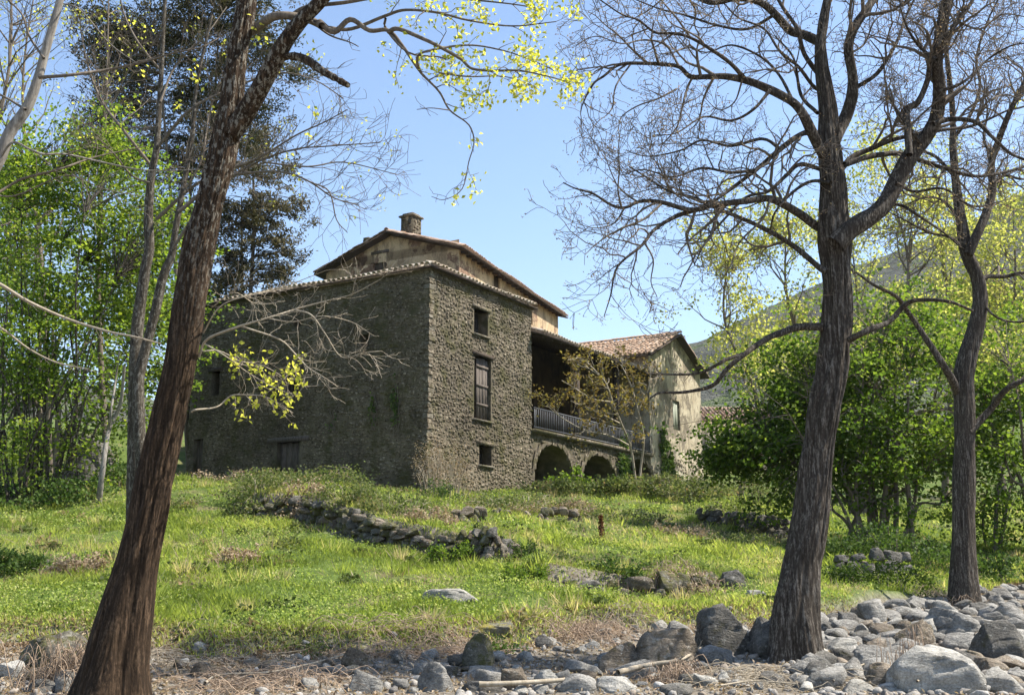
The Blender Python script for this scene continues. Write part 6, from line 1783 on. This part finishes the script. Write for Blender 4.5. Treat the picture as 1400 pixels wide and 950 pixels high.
bush('leafy bramble beyond the shaded wall near the walnut', (1040, 690), 44, 60, 30, 523, 2600, 'leaf_bramble', 0.10, stems=30)
bush('low weeds along the dark foot of the stone wing', (500, 680), 41.5, 80, 8, 524, 1300, 'leaf_bramble', 0.09, name='weed_clump', stems=40)
bush('withered bramble tangle by the dark ditch at the left end of the stone wing', (292, 676), 40, 44, 14, 525, 700, 'leaf_dry', 0.08, stems=40, stem_mat='bark_straw')
rgb = np.random.default_rng(590)
for i, (a, b, Y, rx, ry, nl, mt, lb) in enumerate([
    (355, 700, 30.0, 36, 22, 1900, 'leaf_bramble', 'bramble hanging over the left end of the terrace wall'),
    (475, 722, 28.6, 34, 22, 1900, 'leaf_bramble', 'bramble draped over the terrace wall below the dark door'),
    (586, 754, 27.2, 32, 18, 1400, 'leaf_dry', 'dry stalks hanging over the low dip of the terrace wall'),
    (760, 706, 36, 46, 15, 1700, 'leaf_dry', 'dry brown weeds on the upper bank before the first arch'),
    (850, 712, 36, 46, 16, 1700, 'leaf_bramble', 'grey-green weeds on the upper bank behind the dock stalk'),
    (690, 700, 37, 40, 13, 1200, 'leaf_bramble', 'grassy weeds above the half buried stone line'),
    (930, 738, 33, 46, 15, 1300, 'leaf_dry', 'pale dry weeds on the slope right of the dock stalk'),
    (1010, 752, 32, 40, 13, 1100, 'leaf_bramble', 'green and straw weeds left of the walnut in the meadow'),
    (925, 812, 23.4, 40, 8, 800, 'leaf_dry', 'dry weeds covering the right part of the low broken wall'),
    (775, 800, 23.6, 34, 7, 600, 'leaf_bramble', 'low creeping weeds on the left part of the low broken wall'),
    (1010, 724, 38.5, 40, 16, 1400, 'leaf_bramble', 'bramble spilling over the shaded dark wall'),
    (660, 756, 26.6, 18, 10, 500, 'leaf_bramble', 'weeds growing from the tumbled wall stones'),
    (415, 712, 29.2, 26, 18, 1100, 'leaf_dry', 'withered stalks hanging down the dark face of the terrace wall'),
    (530, 738, 28.0, 26, 16, 1000, 'leaf_bramble', 'small bramble covering the terrace wall where it dips'),
    (1200, 794, 26.3, 60, 30, 3600, 'leaf_deep', 'dark weeds half hiding the stone bank under the hazel clump'),
    (230, 690, 31.5, 40, 12, 900, 'leaf_bramble', 'low weeds at the top of the meadow right of the leaning trunk'),
    (1010, 845, 19.6, 50, 8, 700, 'leaf_dry', 'dry weeds behind the cracked dark boulder'),
    (690, 876, 17.4, 26, 9, 500, 'leaf_ivy', 'dark tuft of weeds beside the upright mossy wedge'),
    (400, 880, 17.2, 50, 7, 600, 'leaf_bramble', 'ragged weeds along the meadow edge left of centre')]):
    bush(lb, (a, b), Y, rx, ry, 560 + i, nl, mt, 0.06 * (Y / 28) ** 0.5, name='weed_clump', cat='plant', stems=30, stem_mat='bark_straw', arch=0.35)
# bronze-leaved shrub in front of the loggia
def shrub_bronze():
    rg = np.random.default_rng(531)
    Yb = 44.0
    b = P(860, 655, Yb); b[2] = hz(b[0], b[1])
    o = thing('fig_tree', b, 'gnarled bronze-leaved small tree spreading before the loggia railing', 'tree')
    br, tips = Tubes(), []
    st_ = [[(872, 690), (868, 650), (862, 610), (850, 580), (838, 550), (826, 520), (800, 500)], [(872, 690), (876, 640), (880, 600), (872, 560), (862, 525), (850, 500)],
           [(862, 610), (835, 596), (800, 588), (770, 572), (750, 556)], [(838, 550), (810, 545), (785, 530), (768, 520)], [(872, 560), (885, 535), (890, 510)],
           [(850, 580), (830, 570), (800, 556), (780, 548)], [(826, 520), (812, 505), (795, 490), (776, 492)]]
    prm = dict(seg=0.18, lv=2, wob=0.32, trop=0.03, rmin=0.008, start=0.2, dens={1: 2.4, 2: 2.4}, ang=(30, 70), len={1: 0.5, 2: 0.9}, rad={1: 0.012, 2: 0.02}, up=0.1)
    for k, px in enumerate(st_):
        pts, rr = traced(px, Yb, Yb - 1.0 + rg.normal(0, 0.8), 4.0 if k < 2 else 2.6, 1.2)
        t1 = Tubes(); t1.add(pts, rr, 7); t1.build('limb', M['bark_straw'], o)
        side(br, rg, pts, rr, 2, prm, tips, 0.35 if k < 2 else 0.15)
    br.build('twigs', M['bark_straw'], o, 'stuff')
    tp = np.array([t_[0] for t_ in tips])
    C_ = around(tp[rg.random(len(tp)) < 0.95], rg, 7, 0.11)
    leaves('foliage', C_, rg.uniform(0.08, 0.17, len(C_)), rg, M['leaf_bronze'], o, 0.3, 0.42)
shrub_bronze()
# ivy on the walls
def ivy(label, o_, s, n, blobs, seed, N, size=0.11):
    rg = np.random.default_rng(seed)
    C_ = []
    for (a, z, ra, rz, w_) in blobs:
        k = int(N * w_)
        q = rg.normal(0, 0.5, (k, 2)) * [ra, rz] + [a, z]
        C_.append(o_ + s * q[:, :1] + UP * q[:, 1:2] + n * rg.uniform(0.06, 0.22, (k, 1)))
    C_ = np.concatenate(C_)
    C_ = C_[vnoise(C_ * 2.5 + seed) > -0.25]
    b = C_[np.argmin(C_[:, 2])]
    t_ = thing('ivy', b, label, 'ivy')
    tb = Tubes()
    for (a, z, ra, rz, w_) in blobs:
        for k in range(3):
            x = a + rg.normal(0, ra * 0.3)
            pts = np.array([o_ + s * (x + rg.normal(0, 0.07)) + UP * zz + n * 0.06 for zz in np.linspace(max(z - rz * 1.4, -0.4), z + rz, 7)])
            tb.add(pts, np.full(7, 0.014), 4)
    tb.build('stems', M['bark_twig'], t_, 'stuff')
    leaves('foliage', C_, rg.uniform(0.6, 1.3, len(C_)) * size, rg, M['leaf_ivy'], t_, 0.1, 0.5, dirs=np.repeat((n * 0.6 - UP * 0.8)[None], len(C_), 0))
a1, z1 = R_(850, 632); a2, z2 = R_(910, 640); a3, z3 = R_(916, 600)
ivy('ivy column between the second and third arch', C0, v, -u, [(a1, z1, 0.5, 1.2, 0.6), (a1 - 0.1, z1 - 1.0, 0.8, 0.8, 0.4)], 541, 1500, 0.16)
ivy('bright ivy climbing the lower left corner of the cream gable', C0, v, -u, [(a2, z2, 0.8, 1.3, 0.5), (a2 - 0.4, z2 + 1.4, 0.4, 0.8, 0.25), (a2 + 0.5, z2 - 1.0, 0.8, 0.6, 0.25)], 542, 2600, 0.17)
b1, zz1 = L_(542, 556); b2, zz2 = L_(512, 560); b3, zz3 = L_(455, 572)
ivy('two dim ivy strands on the shaded stone wall', C0, u, -v, [(b1, zz1, 0.18, 0.9, 0.5), (b2, zz2, 0.15, 0.6, 0.25), (b3, zz3, 0.25, 0.45, 0.25)], 543, 420, 0.10)
# rust-brown dock stalk
def dock():
    b = P(822, 746, 30.5); b[2] = hz(b[0], b[1])
    o = thing('dock_stalk', b, 'rust-brown dead dock stalk standing upright in the meadow', 'plant')
    rg = np.random.default_rng(551)
    tb = Tubes(); pts = np.array([b, b + [0.01, 0, 0.35], b + [0.0, 0, 0.72]]); tb.add(spline(pts, 4), np.linspace(0.014, 0.008, 9), 5)
    tb.build('stem', M['bark_twig'], o)
    t_ = rg.random(320)[:, None]
    C_ = b + np.array([0, 0, 0.18]) + t_ * np.array([0, 0, 0.55]) + rg.normal(0, 1, (320, 3)) * 0.05 * (1.1 - 0.8 * t_)
    M['leaf_dock'] = mat_leaf('leaf_dock', [(0.0, (0.09, 0.035, 0.018)), (1.0, (0.20, 0.09, 0.045))], 1.2, 0.2)
    leaves('seed_head', C_, rg.uniform(0.04, 0.08, 320), rg, M['leaf_dock'], o, 0.1, 0.4, dirs=np.repeat(UP[None], 320, 0))
dock()

# ------------------------------------------------------------------ driftwood, sticks, root tangles
def stick(label, px, w0, w1, name='driftwood_stick', mat='bark_straw', lift=0.06, cat='driftwood', bits=0):
    pts = []
    for (x, y) in px:
        q = hit(x, min(y + 4, 949)); q[2] = hz(q[0], q[1]) + lift; pts.append(q)
    pts = np.array(pts)
    zz = np.maximum(pts[:, 2], np.interp(np.linspace(0, 1, len(pts)), [0, 1], [pts[0, 2], pts[-1, 2]]))
    pts[:, 2] = zz
    sp = spline(pts, 6)
    rr = np.linspace(w0, w1, len(sp)) / 2 / F * 15
    tb = Tubes(); tb.add(sp, rr * (1 + 0.12 * vnoise(sp * 9)), 7)
    rg = np.random.default_rng(int(px[0][0]))
    for _ in range(bits):
        i = int(rg.integers(2, len(sp) - 1)); d = rand_unit(rg); d[2] = abs(d[2])
        tb.add(np.array([sp[i], sp[i] + d * 0.12, sp[i] + d * 0.2 + rg.normal(0, 0.03, 3)]), [rr[i] * 0.6, rr[i] * 0.4, 0.003], 4)
    b = sp[0]
    o = tb.build(name, M[mat], None, None, b)
    return tag(o, label, cat)
stick('long pale driftwood pole lying across the stones at bottom centre', [(655, 951), (700, 947), (760, 940), (780, 938)], 7, 5, lift=0.12)
stick('pale forked driftwood branch below the brown boulder', [(845, 930), (885, 922), (925, 916), (945, 906), (962, 892)], 8, 3, lift=0.14, bits=6)
stick('long thin dry branch lying across the bank left of centre', [(280, 940), (300, 929), (367, 926), (421, 915), (455, 905), (480, 898)], 3.4, 2.0, lift=0.10, bits=3)
stick('thin curved dry twig against the largest pale boulder', [(1255, 944), (1275, 936), (1290, 922)], 3.2, 2.0, lift=0.15)
stick('thin pale stick lying among stones left of the largest pale boulder', [(1140, 940), (1160, 920), (1172, 910)], 3, 2, lift=0.12)
stick('thin dry stick in front of the boulders at bottom right of centre', [(985, 944), (1030, 938), (1090, 942)], 2.4, 1.6, lift=0.1)
stick('thin dry twig sticking out over the yellowish stone', [(1170, 924), (1185, 918), (1204, 910)], 2.6, 1.6, lift=0.15)
def tangle(label, c_px, rx, ry, N, seed, mat='bark_straw', lift=0.10, name='root_tangle', wmax=0.006):
    rg = np.random.default_rng(seed)
    c = hit(*c_px)
    Y = c[1]
    o_b = np.array([c[0], c[1], hz(c[0], c[1])])
    o = thing(name, o_b, label, 'debris')
    tb = Tubes()
    for k in range(N):
        x, y = c[0] + rg.normal(0, 0.5) * rx / F * Y, c[1] + rg.normal(0, 0.4) * rx / F * Y * 0.9
        z = hz(x, y)
        a = rg.normal(0.2, 0.9); L = rg.uniform(0.25, 0.9) * rx / F * Y
        d = np.array([math.cos(a), math.sin(a) * 0.7, 0])
        n = 6; pts = []
        hh = rg.uniform(0.02, 1.0) * ry / F * Y
        for i in range(n):
            f = i / (n - 1)
            q = np.array([x, y, 0]) + d * L * (f - 0.5) + np.append(rg.normal(0, 0.05 * L, 2), 0)
            q[2] = hz(q[0], q[1]) + 0.01 + hh * math.sin(PI * f) * rg.uniform(0.7, 1.2)
            pts.append(q)
        tb.add(spline(pts, 2), np.full(2 * (n - 1) + 1, rg.uniform(0.0028, wmax)), 3)
    tb.build('roots', M[mat], o, 'stuff')
    return o
M['bark_rust'] = mat_bark('bark_rust', (0.19, 0.13, 0.088), (0.34, 0.25, 0.175), (0.48, 0.385, 0.29), 0.62, 1.0, 0.002)
tangle('rusty matted root tangle at the meadow edge left of the brown boulder', (800, 872), 70, 26, 190, 601, 'bark_rust')
tangle('pale bleached roots over the bank above the brown boulder', (850, 858), 50, 18, 90, 602)
tangle('reddish dry grass mat on the lower bank right of the leaning trunk', (360, 936), 110, 20, 210, 603, 'bark_rust')
tangle('dry roots and stalks banked against the foot of the leaning trunk', (110, 935), 70, 60, 260, 604, 'bark_rust', wmax=0.007)
tangle('dry reddish twigs caught below the dark boulders', (920, 932), 44, 26, 140, 605, 'bark_rust')
tangle('tuft of dry red stalks before the largest pale boulder', (1240, 930), 26, 70, 60, 606, 'bark_rust')
tangle('pale dry stalks scattered below the walnut', (1060, 935), 110, 14, 160, 607)
tangle('rusty debris banked at the foot of the slimmer bare tree', (1298, 826), 42, 20, 150, 608, 'bark_rust')
tangle('dry stalks scattered on the bank left of centre', (250, 905), 110, 10, 200, 609)
tangle('root fibres hanging from the cut bank at centre', (560, 888), 120, 22, 210, 610, 'bark_rust')
tangle('dry roots across the low broken wall', (935, 812), 50, 26, 120, 611, 'bark_rust')

# ------------------------------------------------------------------ grass, herbs, litter
rg = np.random.default_rng(700)
def scatter(N, Ymin, Ymax, power=1.0, xpad=80):
    """ground points spread evenly over the picture's width, denser near"""
    Y = Ymin + (Ymax - Ymin) * rg.random(N) ** power
    px = rg.uniform(-xpad, 1400 + xpad, N)
    x = (px - CX) / F * Y * 1.02
    return x, Y
def in_house(x, y):
    r = np.c_[x, y] - C0[:2]
    a, b = r @ v[:2], r @ u[:2]
    return (a > -0.05) & (b > -0.05) & (a < 60) & (b < LB + 14)
M['grass'] = mat_leaf('grass', [(0.0, (0.14, 0.18, 0.034)), (0.42, (0.26, 0.31, 0.062)), (0.68, (0.37, 0.395, 0.11)), (0.85, (0.36, 0.33, 0.14)), (1.0, (0.40, 0.33, 0.20))], 1.9, 0.5)
M['herb'] = mat_leaf('herb', [(0.0, (0.07, 0.12, 0.022)), (0.5, (0.20, 0.265, 0.055)), (0.85, (0.32, 0.37, 0.11)), (1.0, (0.42, 0.42, 0.19))], 1.8, 0.45)
DRY = [(hit(a, b)[:2], r) for a, b, r in [(760, 716, 2.6), (690, 708, 2.0), (545, 706, 1.6), (480, 690, 1.4), (640, 704, 1.4), (900, 728, 2.2), (980, 742, 2.0), (330, 770, 1.2), (310, 760, 1.0), (90, 762, 1.5), (1010, 790, 1.6), (1060, 770, 1.8), (150, 770, 1.2), (480, 838, 0.9), (1130, 800, 1.2), (820, 730, 1.8), (420, 672, 1.6), (230, 820, 0.8)]]
def dryness(x, y):
    d_ = fbm(np.c_[x * 0.45, y * 0.45, x * 0 + 9], 3)
    for c_, r_ in DRY: d_ = d_ + 0.27 * np.exp(-((x - c_[0]) ** 2 + ((y - c_[1]) * 0.6) ** 2) / r_ ** 2)
    return d_
def blades(N, Ymin, Ymax, hmin, hmax, wid, name, power=1.0):
    x, y = scatter(N, Ymin, Ymax, power)
    g_ = grassy(x, y)
    dn = dryness(x, y)
    tall = fbm(np.c_[x * 0.8, y * 0.8, x * 0 + 2], 3)
    ok = (g_ > rg.uniform(-0.1, 0.9, N)) & ~in_house(x, y) & (rg.random(N) < np.clip(1.0 + 2.0 * tall, 0.25, 1) * np.clip(1.5 - 2.2 * np.maximum(dn - 0.12, 0), 0.35, 1))
    x, y, dn, tall = x[ok], y[ok], dn[ok], tall[ok]
    n_ = len(x)
    z = hzv(x, y)
    h = rg.uniform(hmin, hmax, n_) * np.clip(1 + 1.1 * tall, 0.5, 1.8)
    a = rg.random(n_) * 2 * PI
    lean_ = rg.uniform(0.1, 0.75, n_) * h
    w_ = wid * rg.uniform(0.6, 1.4, n_) * np.sqrt(y / 22)
    b = np.c_[x, y, z - 0.02]
    s = np.c_[np.cos(a + 1.57), np.sin(a + 1.57), 0 * a] * w_[:, None] / 2
    dl = np.c_[np.cos(a), np.sin(a), 0 * a]
    V = np.empty((n_, 4, 3))
    V[:, 0] = b - s; V[:, 1] = b + s
    V[:, 2] = b + dl * lean_[:, None] * 0.35 + UP * (h * 0.6)[:, None] + s * 0.8
    V[:, 3] = b + dl * lean_[:, None] + UP * h[:, None]
    k = (np.arange(n_) * 4)[:, None]
    Fc = np.concatenate([k + [[0, 1, 2]], k + [[0, 2, 3]]], 1).reshape(-1, 3)
    r_ = np.clip(rg.normal(0.34, 0.2, n_) + 1.0 * np.clip(dn - 0.12, -0.25, 0.6) + 0.5 * fbm(np.c_[x * 0.3, y * 0.3, x * 0 + 40], 3), 0, 1)
    tag(put(name, V.reshape(-1, 3), Fc, M['grass'], None, False, np.repeat(r_, 2)), kind='stuff')
blades(200000, 16.0, 30, 0.035, 0.15, 0.012, 'grass', 1.2)
blades(120000, 28, 64, 0.06, 0.2, 0.019, 'grass', 1.3)
def herbs(N, Ymin, Ymax, size, name, power=1.2):
    x, y = scatter(N, Ymin, Ymax, power)
    g_ = grassy(x, y)
    pt = fbm(np.c_[x * 0.6, y * 0.6, x * 0 + 21], 3)
    ok = (g_ > rg.uniform(0.0, 0.8, N)) & ~in_house(x, y) & (rg.random(N) < np.clip(0.6 + 2.4 * pt, 0.12, 1))
    x, y, pt = x[ok], y[ok], pt[ok]
    C_ = np.c_[x, y, hzv(x, y) + rg.uniform(0.01, 0.14, len(x)) * (1 + pt)]
    leaves(name, C_, rg.uniform(0.6, 1.4, len(x)) * size, rg, M['herb'], None, 0.6, 0.4)
# tussocks: taller tufts of coarse grass
nt_ = 620
tx, ty = scatter(nt_, 17.0, 44, 1.15)
ok = (grassy(tx, ty) > 0.5) & ~in_house(tx, ty)
tx, ty = tx[ok], ty[ok]
k_ = rg.integers(25, 75, len(tx))
bx_ = np.repeat(tx, k_) + rg.normal(0, 0.10, k_.sum()); by_ = np.repeat(ty, k_) + rg.normal(0, 0.10, k_.sum())
hh_ = np.repeat(rg.uniform(0.16, 0.42, len(tx)), k_) * rg.uniform(0.5, 1.1, k_.sum())
dv_ = np.c_[bx_ - np.repeat(tx, k_), by_ - np.repeat(ty, k_), 0 * bx_] * 3.0 + UP
tr_ = np.clip(np.repeat(rg.choice([0.12, 0.3, 0.5, 0.8, 0.97], len(tx)), k_) + rg.normal(0, 0.1, k_.sum()), 0, 1)
leaves('tussock_grass', np.c_[bx_, by_, hzv(bx_, by_) - 0.02], hh_, rg, M['grass'], None, 0.0, 0.03, fold=0.01, dirs=dv_ * 1.6, rnd=tr_)
# low broad-leaved weeds in mounds
nt_ = 260
tx, ty = scatter(nt_, 17.2, 42, 1.1)
ok = (grassy(tx, ty) > 0.2) & ~in_house(tx, ty)
tx, ty = tx[ok], ty[ok]
k_ = rg.integers(30, 110, len(tx)); R_ = rg.uniform(0.12, 0.42, len(tx))
a_ = rg.normal(0, 0.5, (k_.sum(), 2)) * np.repeat(R_, k_)[:, None]
bx_, by_ = np.repeat(tx, k_) + a_[:, 0], np.repeat(ty, k_) + a_[:, 1]
hh_ = np.repeat(R_ * rg.uniform(0.35, 0.9, len(tx)), k_) * rg.random(k_.sum()) * np.exp(-(a_ ** 2).sum(1) / np.repeat(R_, k_) ** 2)
tr_ = np.clip(np.repeat(rg.choice([0.0, 0.1, 0.3, 0.6, 0.9], len(tx)), k_) + rg.normal(0, 0.1, k_.sum()), 0, 1)
leaves('meadow_weeds', np.c_[bx_, by_, hzv(bx_, by_) + 0.02 + hh_], rg.uniform(0.05, 0.11, len(bx_)), rg, M['leaf_bramble'], None, 0.8, 0.42, rnd=tr_)
herbs(120000, 16.5, 30, 0.045, 'meadow_herbs')
herbs(60000, 29, 60, 0.07, 'meadow_herbs')
# dry litter over the bank and the stream bed
x, y = scatter(52000, 12.5, 24, 1.0)
g_ = grassy(x, y)
ok = (g_ < 0.6) & (rg.random(len(x)) < np.clip(0.30 + 1.6 * dryness(x * 1.5, y * 1.5) + np.where(x < 2, 0.25, 0), 0.02, 1) * np.where(x > 3.2, 0.35, 1.0))
x, y = x[ok], y[ok]
C_ = np.c_[x, y, hzv(x, y) + rg.uniform(0.0, 0.03, len(x))]
leaves('leaf_litter', C_, rg.uniform(0.03, 0.09, len(x)), rg, M['leaf_dry'], None, 1.2, 0.22)
# dry straw stalks in the meadow
x, y = scatter(9000, 17, 40, 1.2)
ok = (grassy(x, y) > 0.3) & ~in_house(x, y) & (dryness(x, y) > 0.08)
x, y = x[ok], y[ok]
C_ = np.c_[x, y, hzv(x, y) + 0.02]
leaves('straw', C_, rg.uniform(0.15, 0.4, len(x)), rg, M['leaf_dry'], None, 0.0, 0.02, fold=0.0, dirs=np.repeat((UP * 0.7)[None], len(x), 0))

# dead leaves, clods and thin sprouts on the cut bank itself
x = rg.uniform(-13, 15, 90000); y = edge_y(x, np.full(len(x), 18.0) + 0 * x)
y = edge_y(x, y) + rg.normal(0.0, 0.75, len(x))
g_ = grassy(x, y)
ok = (np.abs(g_) < 1.0)
x, y, g_ = x[ok], y[ok], g_[ok]
C_ = np.c_[x, y, hzv(x, y) + rg.uniform(0.0, 0.04, len(x))]
h_ = len(x) // 2
leaves('bank_litter', C_[:h_], rg.uniform(0.03, 0.085, h_), rg, M['leaf_dry'], None, 0.6, 0.2, rnd=np.clip(rg.normal(0.3, 0.3, h_), 0, 1))
leaves('bank_sprouts', C_[h_:][g_[h_:] > -0.3], rg.uniform(0.04, 0.13, int((g_[h_:] > -0.3).sum())), rg, M['grass'], None, 0.0, 0.09, dirs=np.repeat((UP * 0.9)[None], int((g_[h_:] > -0.3).sum()), 0), fold=0.02, rnd=np.clip(rg.normal(0.55, 0.25, int((g_[h_:] > -0.3).sum())), 0, 1))
# ------------------------------------------------------------------ air between here and the far hillside
t = NT('valley_haze')
vp = t.n('ShaderNodeVolumePrincipled')
vp.inputs['Color'].default_value = (0.86, 0.92, 1.0, 1)
vp.inputs['Density'].default_value = 0.00009
vp.inputs['Anisotropy'].default_value = 0.0
t.l(vp.outputs[0], t.out.inputs['Volume'])
zlo = float(GZ.min()) - 1.0
hz_top = 330.0
MB().box((-1500, -320, zlo), (3000, 0, 0), (0, 2400, 0), (0, 0, hz_top - zlo)).build('haze', t.m)
tag(bpy.data.objects['haze'], kind='stuff')
